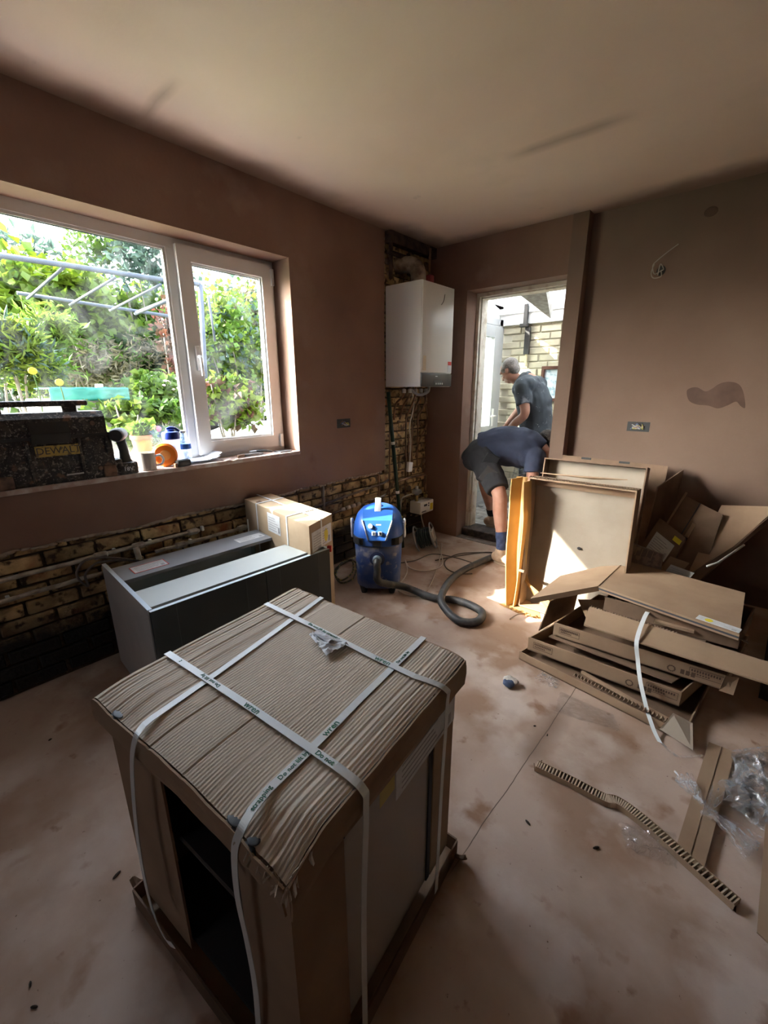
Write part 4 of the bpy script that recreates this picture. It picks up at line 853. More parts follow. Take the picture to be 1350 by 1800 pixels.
# sloped control panel
cpn = MB().add([(-.10, -.172, .556), (.10, -.172, .556), (.058, -.213, .425), (-.058, -.213, .425), (-.105, -.07, .604), (.105, -.07, .604), (-.11, -.13, .40), (.11, -.13, .40)],
               [(0, 3, 2, 1), (4, 0, 1, 5), (4, 5, 7, 6), (0, 4, 6), (0, 6, 3), (1, 7, 5), (1, 2, 7), (3, 6, 7, 2)], Mv)
cpl = B(cpn, 'control_panel', mat('bright_blue_panel', (.03, .12, .42), .35), t)
pn = V((0, -.934, .357)); pxv = V((1, 0, 0)); pyv = V((0, .357, .934)); pyv = (V((0, -.172, .556))-V((0, -.213, .425))).normalized(); pnn = pxv.cross(pyv)
def PM(x, s): return Mv @ basis(V((x, -.213, .425))+pyv*s, pxv, pyv, pnn)
for x in (-.022, .022):
    k = B(MB().cbox(-.013, .013, -.014, .014, 0, .010, .003, PM(x, .048)), 'switch', mat('switch_grey', (.45, .48, .52), .4) if 'switch_grey' not in bpy.data.materials else bpy.data.materials['switch_grey'], t)
    B(MB().box(-.005, .005, -.009, .009, .010, .0115, PM(x, .048)), 'rocker', M_['dark'], k)
B(MB().lathe([(.017, 0), (.015, .012), (.001, .013)], 16, PM(-.045, .098)), 'dial', bpy.data.materials['switch_grey'], t, 'a')
B(MB().box(-.012, .022, -.004, .004, 0, .001, PM(.005, .108)), 'printed_mark', M_['label'], t)
B(MB().cbox(-.032, .032, -.034, .034, -.012, .012, .005, Mv @ basis((0, -.192, .405), (1, 0, 0), (0, 0, 1), (0, -1, 0))), 'socket_cover', mat('socket_dark_blue', (.02, .04, .10), .35), t, 'a')
B(MB().box(-.022, .022, -.024, .024, .012, .0135, Mv @ basis((0, -.192, .405), (1, 0, 0), (0, 0, 1), (0, -1, 0))), 'flap', M_['dark'], t)
sil = mat('silver_plastic', (.62, .65, .68), .25, metal=.3)
for s in (-1, 1):
    B(MB().tube([Mv @ V((s*.102, -.173, .557)), Mv @ V((s*.059, -.215, .427))], .004, 7), 'silver_trim', sil, t, True)
    B(MB().tube(catmull([Mv @ V(q) for q in ((s*.178, -.03, .50), (s*.188, -.05, .53), (s*.186, -.065, .46), (s*.186, -.055, .40), (s*.190, -.035, .43), (s*.182, -.03, .49))], 5), .008, 8), 'side_latch', sil, t, True)
B(MB().cbox(-.022, .022, -.06, .05, -.009, .009, .006, Mv @ Tm((.0, -.045, .635), rx=.85)), 'carry_handle', sil, t, 'a')
B(MB().cbox(-.02, .02, -.02, .03, -.02, .01, .006, Mv @ Tm((.0, .02, .605))), 'handle_base', sil, t, 'a')
B(MB().loft([(0, .05, .05, 2, 0, 0), (.012, .052, .052, 2, 0, 0), (.016, .040, .040, 2, 0, 0), (.02, .034, .034, 2, 0, 0)], 26, Mv @ Tm((0, -.186, .285)) @ Matrix.Rotation(math.pi/2, 4, 'X')), 'inlet_ring', mat('dark_blue_ring', (.02, .03, .08), .4), t, 'a')
for x in (-.10, .10):
    for y in (-.12, .12): B(MB().loft([(0, .02, .028, 2.5, 0, 0), (.03, .028, .034, 2.5, 0, 0), (.055, .034, .04, 2.5, 0, 0)], 14, Mv @ Tm((x, y, 0.001))), 'foot', M_['dark'], t, 'a')
hose = [Mv @ V((0, -.19, .285)), Mv @ V((0, -.235, .28)), Mv @ V((.005, -.262, .235)), Mv @ V((.02, -.27, .15)), PZ(712, 1032, .045), PZ(760, 1050, .03), PZ(806, 1056, .03), PZ(845, 1074, .03), PZ(840, 1092, .03), PZ(810, 1092, .03), PZ(786, 1074, .045), PZ(776, 1048, .08), PZ(800, 1012, .06), PZ(850, 985, .03), PZ(893, 970, .03), V((1.02, 3.42, .03))]
hp_ = catmull(hose, 26)
dist = 0; rad = []
for i, q in enumerate(hp_):
    rad.append(.0245+(.0012 if i % 2 else -.0006))
B(MB().tube(hp_, rad, 14), 'hose', mat('ribbed_grey_hose', (.045, .045, .048), .5, (.11, .10, .09), 14, .5, .7), t, True)
B(MB().loft([(0, .032, .032, 2, 0, 0), (.035, .032, .032, 2, 0, 0), (.05, .027, .027, 2, 0, 0)], 20, Mv @ Tm((0, -.19, .285)) @ Matrix.Rotation(math.pi/2, 4, 'X')), 'hose_cuff', mat('grey_blue_cuff', (.13, .17, .2), .5), t, 'a')

# cable reel on the floor below the meter
rc_ = V((.33, 3.03, .115))
t = thing('cable_reel', 'open-framed reel of black cable lying on the floor under the gas meter', 'cable reel', (rc_.x, rc_.y, 0))
Mr = Tm(rc_, rz=.5) @ Matrix.Rotation(1.25, 4, 'Y')
for zz in (-.075, .075):
    ring = [(.115*math.cos(a*math.pi/12), .115*math.sin(a*math.pi/12), zz) for a in range(24)]
    fr_ = B(MB().tube(ring, .007, 7, closed=True, M=Mr), 'flange', mat('grey_reel', (.28, .28, .29), .45) if 'grey_reel' not in bpy.data.materials else bpy.data.materials['grey_reel'], t, True)
    for k in range(4):
        a = k*math.pi/2+.4; B(MB().tube([(0, 0, zz), (.115*math.cos(a), .115*math.sin(a), zz)], .007, 6, M=Mr), 'spoke', bpy.data.materials['grey_reel'], fr_, True)
B(MB().loft([(-.075, .035, .035, 2, 0, 0), (.075, .035, .035, 2, 0, 0)], 16, Mr), 'core', bpy.data.materials['grey_reel'], t, 'a')
B(MB().cbox(-.05, .05, -.05, .05, .07, .088, .006, Mr), 'socket_plate', mat('reel_socket', (.4, .38, .36), .5), t)
hx = []
for i in range(430):
    a = i*.30; ly = i/430*3; z_ = -.065+.13*abs((ly % 2)-1); hx.append(((.055+.012*ly+.004*math.sin(i*.7))*math.cos(a), (.055+.012*ly+.004*math.cos(i*.9))*math.sin(a), z_))
B(MB().tube(hx, .0055, 5, M=Mr), 'cable', mat('black_green_cable', (.03, .045, .045), .5), t, True)
# cables across the floor
def floor_cable(label, px, r, mt, z=.008, name='floor_cable'):
    pts = [PZ(x, y, z) for x, y in px]; pts = [V((max(q.x, .02), min(q.y, 3.49), z+(.006 if i % 5 == 2 else 0))) for i, q in enumerate(pts)]
    return tag(B(MB().tube(catmull(pts, 7), r, 7), name, mt, None, True), label, 'cable')
wcab = mat('cream_flex', (.52, .42, .34), .5); bcab = mat('dark_flex', (.12, .09, .075), .5)
floor_cable('cream cable running from the cable reel and curving past the hose on the floor', [(776, 955), (775, 975), (768, 1000), (760, 1020), (750, 1038), (735, 1047), (715, 1045), (700, 1040)], .0058, wcab)
floor_cable('cream cable looping on the floor between the vacuum and the cable reel', [(770, 960), (778, 985), (770, 1000), (745, 1004), (720, 998), (712, 985), (716, 1000), (712, 1015), (703, 1025)], .0058, wcab, .014)
floor_cable('brown cable making a wide loop on the floor before the threshold', [(765, 985), (800, 978), (850, 972), (870, 972), (840, 971), (805, 974), (783, 985), (785, 1000), (805, 1008), (830, 1008)], .005, bcab)
floor_cable('dark cable crossing the dusty floor beside the reel', [(700, 990), (730, 985), (760, 975), (800, 980), (838, 992)], .0045, bcab, .010)
floor_cable('tangle of dark and yellow cable behind the vacuum against the brick', [(590, 1010), (600, 990), (618, 985), (620, 1005), (600, 1020), (588, 1005), (600, 985), (625, 990), (622, 1015), (598, 1024), (590, 1000), (610, 975)], .007, mat('black_yellow_cable', (.06, .055, .035), .5, (.3, .24, .05), 30, .55, .6), .02)
# ================================================================= CARDBOARD ON THE RIGHT
def tray(name, label, o, u, v, n_, dep, mt_in, mt_rim, th=.008, rims=(1, 1, 1, 1), group=None, seam=True):
    """open lid: back sheet o + u,v ; rims rise along n_ by dep"""
    o, u, v, n_ = V(o), V(u), V(v), V(n_).normalized()
    base = o+(u+v)*.5
    t = thing(name, label, 'cardboard', (base.x, base.y, min(o.z, (o+u).z, (o+v).z, (o+u+v).z)), group=group)
    B(MB().slab([o, o+u, o+u+v, o+v], th, 1 if u.cross(v).dot(n_) < 0 else -1), 'back_sheet', mt_in, t)
    for k, (a, b) in enumerate(((o, o+u), (o+u, o+u+v), (o+u+v, o+v), (o+v, o))):
        if not rims[k]: continue
        inw = (o+(u+v)*.5-(a+b)*.5).normalized()*th
        vs = [a, b, b+n_*dep, a+n_*dep]; vs = vs+[q+inw for q in vs]
        r = B(MB().add(vs, [(0, 1, 2, 3), (7, 6, 5, 4), (0, 4, 5, 1), (1, 5, 6, 2), (2, 6, 7, 3), (3, 7, 4, 0)]), 'rim', mt_rim, t)
    return t
def flutes(a, b, up_, w_, par, n, mt=None):
    """zig-zag corrugation showing in a cut edge: a..b, sheet thickness up_, depth w_"""
    a, b, up_, w_ = V(a), V(b), V(up_), V(w_); mb = MB()
    for i in range(n):
        p0 = a.lerp(b, i/n)+(up_ if i % 2 else V((0, 0, 0))); p1 = a.lerp(b, (i+1)/n)+(V((0, 0, 0)) if i % 2 else up_); e = (b-a).normalized()*.0012
        mb.add([p0, p0+e, p1+e, p1, p0+w_, p0+e+w_, p1+e+w_, p1+w_], [(0, 1, 2, 3), (7, 6, 5, 4), (0, 4, 5, 1), (1, 5, 6, 2), (2, 6, 7, 3), (3, 7, 4, 0)])
    o = B(mb, 'flute_core', mt or M_['flute'], par); o['kind'] = 'stuff'; return o
# front upright tray
YB = 2.66
p00 = PY(951, 1062, YB); p10 = PY(1095, 1012, YB); p01 = PY(940, 846, YB+.05); p11 = PY(1112, 868, YB+.05)
o = V((p01.x+.03, YB, .004)); u = V((.60, .02, .0)); v = V((-.03, .06, p01.z+.030)); nn = V((.0, -1, .07)).normalized()
t = tray('cardboard_tray', 'upright open cardboard tray with a grey inside leaning in front of the other trays', o, u, v, nn, .11, M_['card_in'], M_['card'], rims=(1, 1, 1, 1))
T1 = t
flutes(o+v+nn*.112+V((0, 0, .001)), o+u+v+nn*.112+V((0, 0, .001)), V((0, .0, .010)), -nn*.018, t, 84)
B(MB().slab([o+v*.935+nn*.012, o+v*.935+u+nn*.012, o+v*.995+u+nn*.02, o+v*.995+nn*.02], .003), 'inner_fold', M_['card'], t)
B(MB().ell(o+u*.52+v*.52+nn*.009, (.012, .003, .010), n=12), 'punched_hole', M_['dark'], t, True)
B(MB().slab([o+u*.12+v*.08+nn*.03, o+u*.62+v*.0+nn*.12, o+u*.52+v*-.0+nn*.16, o+u*.0+v*.20+nn*.05, o+u*-.02+v*.30+nn*.04], .005), 'loose_flap', M_['card_y'], t)
# second and third trays behind, leaning back toward the wall
q0 = PY(965, 806, 3.12); q1 = PY(1143, 824, 3.12)
o2 = V((q0.x+.03, 2.93, .004)); t = tray('cardboard_tray', 'taller open cardboard tray standing behind the front upright tray', o2, V((.635, .02, 0)), V((-.03, .19, q0.z-.004)), V((0, -1, .2)), .09, M_['card_in'], M_['card_dk'])
B(MB().slab([V((1.35, 2.96, .84)), V((1.66, 2.93, .855)), V((1.90, 2.93, .87)), V((1.70, 2.97, .84))], .006), 'loose_strip', M_['card'], t)
q0 = PY(985, 806, 3.40); q1 = PY(1172, 822, 3.40)
t = tag(B(MB().slab([(q0.x, 3.22, .003), (q1.x+.02, 3.22, .003), (q1.x, 3.46, q1.z), (q0.x, 3.46, q0.z+.02)], .012), 'cardboard_sheet', M_['card_dk'], None), 'flat dark cardboard sheet leaning on the wall behind both trays', 'cardboard')
for f in (.25, .62):
    pq = V((q0.x, 3.447, q0.z+.018)).lerp(V((q1.x, 3.447, q1.z)), f); B(MB().cbox(-.035, .035, -.004, .004, -.012, .004, .002, Tm(pq)), 'slot', M_['dark'], t)
t = tag(B(MB().slab([(1.99, 3.05, .003), (2.07, 3.38, .003), (2.11, 3.52, PY(1172, 822, 3.52).z), (2.02, 3.22, PY(1168, 830, 3.22).z-.1)], .008), 'cardboard_sheet', M_['card_dk'], None), 'narrow dark cardboard flap standing edge-on right of the trays', 'cardboard')
# bent yellow channel lit by the sun, left of the tray
t = thing('cardboard_channel', 'bent yellow-lit cardboard edge channel standing left of the front tray', 'cardboard', (1.37, 2.55, 0))
def chan(top, bot, wav, name, w0, w1):
    a, b = PY(bot[0], bot[1], bot[2]), PY(top[0], top[1], top[2]); a.z = .004; n = 14; path = []
    for i in range(n+1):
        f = i/n; path.append(a.lerp(b, f)+V((-wav*.8, -wav*.5, 0))*math.sin(f*math.pi)+V((.006*N3((f*3, 0, w0*50)), 0, 0)))
    mb = MB(); mb.ribbon(path, [V((w0, w1, 0))]*len(path), .006); return B(mb, name, M_['card_y'], t)
chan((909, 840, 2.56), (899, 1056, 2.56), .012, 'outer_flange', .012, .055)
chan((918, 838, 2.63), (906, 1046, 2.63), .010, 'web', .034, .008)
chan((927, 846, 2.58), (909, 1054, 2.57), -.020, 'inner_flange', .006, .045)
B(MB().slab([(1.33, 2.50, .003), (1.50, 2.47, .003), (1.62, 2.49, .003), (1.56, 2.60, .003), (1.36, 2.62, .003)], .006, -1), 'floor_flap', M_['card_y'], t)
q = PY(915, 1003, 2.54); B(MB().cbox(-.02, .025, -.006, .006, -.008, .008, .002, Tm(q)), 'tab', M_['card_dk'], t)
fl_ = MB().grid(lambda a, b: V((1.38+.22*a, 2.465+.02*b+.01*math.sin(14*a), .012+.010*abs(math.sin(22*a)))), 24, 3, .002); B(fl_, 'torn_edge', M_['card_y'], t)
tag(B(MB().tube(catmull([(1.52, 2.46, .02), (1.50, 2.40, .03), (1.47, 2.36, .004)], 6), .004, 6), 'torn_strip', M_['card_dk'], None, True), 'thin torn cardboard strip on the floor in front of the tray', 'scrap')

# dark flat-pack carton leaning tilted, behind the pile
def from_px(pts, y0, y1, zlo, zhi):
    out = []
    for x, y in pts:
        a = PY(x, y, y0); f = 0
        for _ in range(8):
            f = min(1, max(0, (a.z-zlo)/(zhi-zlo))); a = PY(x, y, y0+(y1-y0)*f)
        out.append(a)
    return out
c = from_px([(1205, 870), (1243, 886), (1315, 905), (1210, 1003), (1140, 975), (1162, 945)], 2.95, 3.48, .2, .8)
def leaning_plate(name, label, px, mt, th, y0=2.95, y1=3.48, cat='cardboard', zlo=.2, zhi=.8):
    q = from_px(px, y0, y1, zlo, zhi); 
    # project onto the best plane through the first three so that it stays flat
    n_ = (q[1]-q[0]).cross(q[2]-q[0]).normalized(); q2 = []
    for (x, y), a in zip(px, q):
        d = ray(x, y); q2.append(CAM+d*((q[0]-CAM).dot(n_)/d.dot(n_)))
    zc = min(a.z for a in q2); cxy = sum(q2, V((0, 0, 0)))/len(q2)
    t = thing(name, label, cat, (cxy.x, cxy.y, zc)); back = n_ if n_.y > 0 else -n_
    B(MB().slab(q2, th, 1 if back.dot(n_) > 0 else -1), 'board', mt, t); return t, q2, -back
# the pieces stand one in front of the other, feet on the floor behind the pile
Yp = [3.00, 3.10, 2.90, 2.80]
t, q, n1 = leaning_plate('flat_carton', 'dark brown folded carton with a handle slot leaning tilted against the right wall', [(1204, 871), (1118, 1010), (1228, 1030), (1271, 905)], M_['card_dk'], .05, 3.0, 3.42)
ex = (q[3]-q[0]).normalized(); ey = (q[0]-q[1]).normalized()
m0_ = q[0]+(q[3]-q[0])*.55+(q[1]-q[0])*.30
B(MB().cbox(-.012, .012, -.05, .05, 0, .006, .003, basis(m0_+n1*.001, ex, ey, n1)), 'handle_slot', M_['card'], t); B(MB().cbox(-.018, .012, -.012, .012, 0, .002, .001, basis(m0_-ey*.065+n1*.001, ex, ey, n1)), 'torn_hole', M_['dark'], t)
B(MB().box(-.003, .003, -.42, .0, 0, .0015, basis(q[0]+ex*.10+n1*.001, ex, ey, n1)), 'fold_line', M_['ink'], t)
B(MB().box(-.006, .006, -.40, .02, 0, .012, basis(q[0]+n1*.001, ex, ey, n1)), 'tape_edge', M_['card'], t)
t, q, n1 = leaning_plate('wrapped_carton', 'brown film-wrapped carton with a clear-pouched label left of the leaning folded carton', [(1160, 910), (1100, 1000), (1170, 1020), (1205, 945)], M_['card_dk'], .06, 2.95, 3.25)
ex = (q[3]-q[0]).normalized(); ey = (q[0]-q[1]).normalized()
doc_label(basis(q[0]-ey*.20+ex*.03+n1*.001, ex, ey, n1), .13, .12, t); B(MB().box(0, .05, 0, .03, 0, .001, basis(q[0]-ey*.06+ex*.13+n1*.001, ex, ey, n1)), 'yellow_label', M_['yellow'], t)
t, q, n1 = leaning_plate('wrapped_pack', 'small film-wrapped dark pack at the foot of the front tray', [(1110, 955), (1098, 985), (1160, 1005), (1165, 975)], mat('striped_dark_card', (.16, .11, .08), .5, (.26, .18, .13), 30, .5, .6), .05, 2.75, 2.9)
ex = (q[3]-q[0]).normalized(); ey = (q[0]-q[1]).normalized()
for k in range(5): B(MB().box(.01+.028*k, .014+.028*k, -.06, -.005, 0, .001, basis(q[0]+n1*.001, ex, ey, n1)), 'printed_bar', M_['card'], t)
t, q, n1 = leaning_plate('small_carton_flap', 'small cardboard flap with a white address label behind the cardboard pile', [(1178, 978), (1160, 1000), (1190, 1015), (1212, 990)], M_['card'], .01, 2.85, 2.95)
ex = (q[3]-q[0]).normalized(); ey = (q[0]-q[1]).normalized(); doc_label(basis(q[1]+ex*.03+n1*.001, ex, ey, n1), .12, .05, t, rows=3)
# big flat carton leaning across, cut to a point
t, q, n1 = leaning_plate('leaning_board', 'large plain brown board leaning against the right wall with a thick lower edge', [(1268, 888), (1207, 1012), (1290, 960), (1352, 905), (1352, 890)], M_['card'], .035, 2.95, 3.50)
B(MB().slab([q[1]+V((.0, -.01, -.01)), q[1]+V((.06, -.01, -.02)), q[3]+V((0, -.01, -.05)), q[3]+V((0, -.01, -.012))], .03, -1), 'lower_edge', M_['card_dk'], t)
B(MB().tube([PY(1243, 995, 2.78), PY(1262, 989, 2.85), PY(1308, 958, 3.0)], .006, 6), 'pale_edge_strip', mat('white_edge', (.4, .38, .36), .5), t, True)
# near-black slab added to stand for the deep shade right of the pile
tag(B(MB().slab([(2.68, 2.45, .003), (3.35, 2.3, .003), (3.4, 3.3, .003), (2.72, 3.3, .003)], .12, 1), 'shade_slab', mat('dark_shade_fill', (.03, .022, .018), .8), None), 'low dark slab standing in for the deep shade right of the pile', 'cardboard')

# ---- the pile
kr, kd = M_['card'], M_['card_dk']
def printed(par, o_, ex, ez, n_, w, h, kind):
    Mx = basis(V(o_)+V(n_)*.0012, ex, ez, n_)
    pr = MB()
    if kind == 'text':
        pr.box(0, w, 0, .0018, 0, .0006, Mx).box(0, w, h-.0018, h, 0, .0006, Mx).box(0, .0018, 0, h, 0, .0006, Mx).box(w-.0018, w, 0, h, 0, .0006, Mx)
        for k in range(11): x = w*(.06+.08*k); pr.box(x, x+w*.05, h*.52, h*.82, 0, .0006, Mx)
        for k in range(7): x = w*(.08+.08*k); pr.box(x, x+w*.05, h*.2, h*.38, 0, .0006, Mx)
    else:
        for k in range(12):
            a0 = k*math.pi/6; pr.box(.02+.014*math.cos(a0)-.003, .02+.014*math.cos(a0)+.003, h*.5+.014*math.sin(a0)-.003, h*.5+.014*math.sin(a0)+.003, 0, .0006, Mx)
        for k in range(3): pr.box(.055+.02*k, .07+.02*k, h*.2, h*.8, 0, .0006, Mx)
    B(pr, 'print', mat('brown_ink', (.10, .06, .04), .8) if 'brown_ink' not in bpy.data.materials else bpy.data.materials['brown_ink'], par)
def flat_tray(label, P, dep, lift, n_print=True, mt=kr, name='flat_tray'):
    """long shallow tray lying open side up: P = front-left, front-right, back-right, back-left at floor level of the tray"""
    P = [V(q) for q in P]; c_ = sum(P, V((0, 0, 0)))/4
    t = thing(name, label, 'cardboard', (c_.x, c_.y, min(q.z for q in P)))
    B(MB().slab(P, .006), 'base', kd, t)
    for k in range(4):
        a, b = P[k], P[(k+1) % 4]; inw = (c_-(a+b)/2); inw.z = 0; inw = inw.normalized()*.006
        vs = [a, b, b+ZU*dep, a+ZU*dep]; vs += [x+inw for x in vs]
        B(MB().add(vs, [(0, 1, 2, 3), (7, 6, 5, 4), (0, 4, 5, 1), (1, 5, 6, 2), (2, 6, 7, 3), (3, 7, 4, 0)]), 'side', mt, t)
    a, b = P[0], P[1]; ex = (b-a).normalized(); n_ = ex.cross(ZU).normalized(); ez = n_.cross(ex)
    if n_print:
        l = (b-a).length
        printed(t, b-ex*.135+ez*(dep*.35), ex, ez, n_, .125, dep*.5, 'text'); printed(t, b-ex*.22+ez*(dep*.12), ex, ez, n_, .08, dep*.5, 'mark'); printed(t, a+ex*.03+ez*(dep*.3), ex, ez, n_, .10, dep*.5, 'text')
    return t
flat_tray('lowest long cardboard sheet tray of the pile lying on the floor', [PZ(912, 1158, .004), PZ(1200, 1305, .004), V((2.50, 2.40, .004)), V((1.80, 2.55, .004))], .045, 0, False, kr)
tt = bpy.data.objects.new('x', None); bpy.data.objects.remove(tt)
a = PZ(915, 1152, .03); b = PZ(1195, 1295, .03)
ft = thing('fluted_strip', 'cardboard strip with open flutes showing along the bottom edge of the pile', 'cardboard', a)
B(MB().slab([a+V((0.30, .02, .02)), b+V((-.0, .02, .02)), b+V((0, .05, .02)), a+V((.30, .05, .02))], .003, 1), 'liner', kr, ft)
flutes(a.lerp(b, .38)+V((0, .006, .026)), b+V((0, .006, .026)), V((0, 0, .014)), V((0, .02, 0)), ft, 56)
B(MB().slab([b+V((-.07, -.035, .02)), b+V((.05, -.05, .0)), b+V((.03, .05, .05)), b+V((-.04, .03, .075))], .003), 'torn_flap', mat('pale_torn_card', (.45, .38, .30), .9), ft)
zt1 = .052
L1 = [V((1.715, 2.045, zt1)), V((2.405, 2.060, zt1)), V((2.52, 2.50, zt1)), V((1.86, 2.60, zt1))]
flat_tray('lower printed shallow cardboard tray of the pile', L1, .075, 0)
B(MB().slab([(1.80, 2.10, .136), (2.36, 2.12, .115), (2.48, 2.45, .12), (1.9, 2.5, .136)], .005), 'inner_sheet', kd, bpy.data.objects['flat_tray.001'] if 'flat_tray.001' in bpy.data.objects else None)
L2 = [V((1.815, 2.120, .145)), V((2.545, 2.165, .145)), V((2.60, 2.62, .145)), V((1.90, 2.62, .145))]
t = flat_tray('upper printed shallow cardboard tray of the pile, open at its left end', L2, .075, 0)
B(MB().slab([L2[1]+V((-.02, -.012, .0)), L2[1]+V((.03, -.008, .0)), L2[1]+V((.035, .01, .08)), L2[1]+V((-.01, -.01, .08))], .006), 'end_flap', kr, t)
# stepped flaps inside, left end
for pts, nm, mt_, lb in (([(1.84, 2.42, .24), (1.95, 2.20, .255), (2.03, 2.24, .27), (2.02, 2.50, .26)], 'folded_flap', kr, 'small folded flap standing up inside the left end of the pile'),
                     ([(2.02, 2.28, .250), (2.42, 2.24, .262), (2.46, 2.36, .27), (2.06, 2.42, .262)], 'folded_flap', kd, 'dark folded flap lying in the middle of the pile')):
    tag(B(MB().slab(pts, .006), nm, mt_, None), lb, 'cardboard')
# long strip with two creases lying over the trays and overhanging to the right
s = [PZ(1036, 1068, .30), PZ(1352, 1166, .305), PZ(1350, 1204, .285), PZ(1026, 1100, .27)]
t = thing('creased_strip', 'long creased cardboard strip lying across the pile and overhanging to the right', 'cardboard', s[3])
mb = MB().slab(s, .007, -1); B(mb, 'board', M_['card'], t)
for f in (.15, .19, .72, .745): aa, bb = s[0].lerp(s[1], f), s[3].lerp(s[2], f); B(MB().tube([aa+ZU*.003, bb+ZU*.003], .0022, 5), 'crease', M_['card'], t, True)
flutes(s[0]+ZU*.002, s[0].lerp(s[1], .55)+ZU*.002, V((0, 0, .007)), V((0, .012, 0)), t, 60)
# inner stack: fluted edge, and a small folded strip
s2 = [PZ(1070, 1058, .33), PZ(1180, 1072, .33)]
t = thing('fluted_offcut', 'cardboard offcut with open flutes tucked under the top board', 'cardboard', s2[0])
B(MB().slab([s2[0], s2[1], s2[1]+V((.02, .10, 0)), s2[0]+V((.02, .10, 0))], .004), 'liner', kr, t); flutes(s2[0]+V((0, -.004, .004)), s2[1]+V((0, -.004, .004)), V((0, 0, .016)), V((0, .03, 0)), t, 26)
t = tag(B(MB().slab([PZ(1155, 1082, .318), PZ(1222, 1098, .318), PZ(1220, 1110, .312), PZ(1150, 1092, .312)], .012), 'folded_strip', M_['card'], None), 'short folded strip beside the white strap on the pile', 'cardboard')
t = tag(B(MB().grid(lambda u_, v_: PZ(1270, 1110, .318).lerp(PZ(1316, 1132, .318), u_)+V((0, .04*v_, .010*abs(N3((u_*6, v_*6, 3)))-.01*v_)), 12, 8, .002), 'torn_liner', M_['card_in'], None), 'torn grey liner paper poking out at the right side of the pile', 'paper')
t = tag(B(MB().grid(lambda u_, v_: V((1.98, 2.20, .232)).lerp(V((2.16, 2.19, .232)), u_)+V((0, .05*v_, .006*N3((u_*6, v_*6, 9)))), 10, 6, .002), 'torn_liner', M_['card_in'], None), 'torn grey liner scrap inside the upper tray of the pile', 'paper')
# top board, folded once so that its left end droops
zt = .40
bA, bB = PZ(1052, 1030, zt), PZ(1100, 985, zt)
fR, bR = PZ(1300, 1116, zt), PZ(1310, 1042, zt); lF, lB = PZ(932, 1052, zt-.08), PZ(985, 1012, zt-.085)
t = thing('top_board', 'large brown board folded in the middle lying on top of the cardboard pile', 'cardboard', bA)
B(MB().slab([bA, fR, bR, bB], .028, -1), 'right_leaf', M_['card'], t); B(MB().slab([lF, bA, bB, lB], .028, -1), 'left_leaf', M_['card'], t)
B(MB().tube([bA+ZU*.001, bB+ZU*.001], .003, 6), 'fold', M_['card'], t, True)
du = (fR-bA).normalized(); dv = ZU.cross(du)
doc_label(basis(fR-du*.165+dv*.012+ZU*.0006, du, dv, ZU), .16, .05, t, rows=3, yel=.28)
gp = MB().slab([bA+V((0.002, -.002, -.010)), fR+V((0, -.002, -.010)), fR+V((0, -.002, -.018)), bA+V((.002, -.002, -.018))], .002); B(gp, 'edge_gap', M_['ink'], t)
# filler between pile and top board
t = flat_tray('unprinted open cardboard tray just under the top board', [V((2.00, 2.30, .275)), V((2.56, 2.33, .275)), V((2.60, 2.66, .275)), V((2.02, 2.70, .275))], .085, 0, False, kd)
tag(B(MB().slab([(1.73, 2.14, .13), (1.80, 2.50, .13), (1.815, 2.50, .30), (1.76, 2.18, .30)], .006), 'upright_flap', kd, None), 'upright dark flap at the left end of the pile under the drooping board', 'cardboard')
# white strap over the pile
sp = [PZ(1143, 1070, .34), PZ(1133, 1085, .335), PZ(1122, 1120, .29)+V((0, -.03, 0)), PZ(1121, 1160, .20), PZ(1126, 1200, .13), PZ(1138, 1250, .06), PZ(1150, 1285, .02), PZ(1160, 1305, .004)]
sp = catmull(sp, 8)
tag(B(MB().ribbon(sp, V((.009, .0, 0)), .0012), 'plastic_strap', M_['strap'], None), 'white plastic strap arching down over the front of the cardboard pile', 'strap')
sp = catmull([PZ(1160, 1303, .004), PZ(1180, 1322, .004), PZ(1196, 1330, .004), PZ(1230, 1328, .008), PZ(1290, 1320, .014), PZ(1352, 1312, .02)], 8)
tag(B(MB().ribbon(sp, V((.001, .0065, 0)), .001), 'plastic_strap', M_['film_w'], None), 'clear plastic strap trailing along the floor to the right of the pile', 'strap')

# ---- honeycomb strip on the floor
t = thing('honeycomb_strip', 'long kinked strip of honeycomb cardboard lying on the screed floor', 'cardboard', PZ(1065, 1410, 0))
hl = catmull([PZ(940, 1356, .0), PZ(1000, 1385, 0), PZ(1062, 1418, 0), PZ(1085, 1424, 0), PZ(1130, 1458, 0), PZ(1200, 1522, 0), PZ(1288, 1602, 0)], 12)
hl = [V((q.x, q.y, .003)) for q in hl]
def offs(path, d):
    out = []
    for i, q in enumerate(path):
        tt = (path[min(i+1, len(path)-1)]-path[max(i-1, 0)]).normalized(); out.append(q+V((-tt.y, tt.x, 0))*d)
    return out
HW = .034
front = offs(hl, -.000); back = offs(hl, HW)
if front[0].y > back[0].y: front, back = back, front
mb = MB(); mb.ribbon(front, ZU*.0001+V((0, 0, .011)), .0018); mb.v = [(x, y, z+.011) for x, y, z in mb.v]; B(mb, 'front_liner', M_['card'], t)
mb = MB(); mb.ribbon(back, V((0, 0, .011)), .0018); mb.v = [(x, y, z+.011) for x, y, z in mb.v]; B(mb, 'back_liner', M_['card'], t)
mb = MB(); n_ = 70
def at(path, f): k = f*(len(path)-1); i = min(int(k), len(path)-2); return path[i].lerp(path[i+1], k-i)
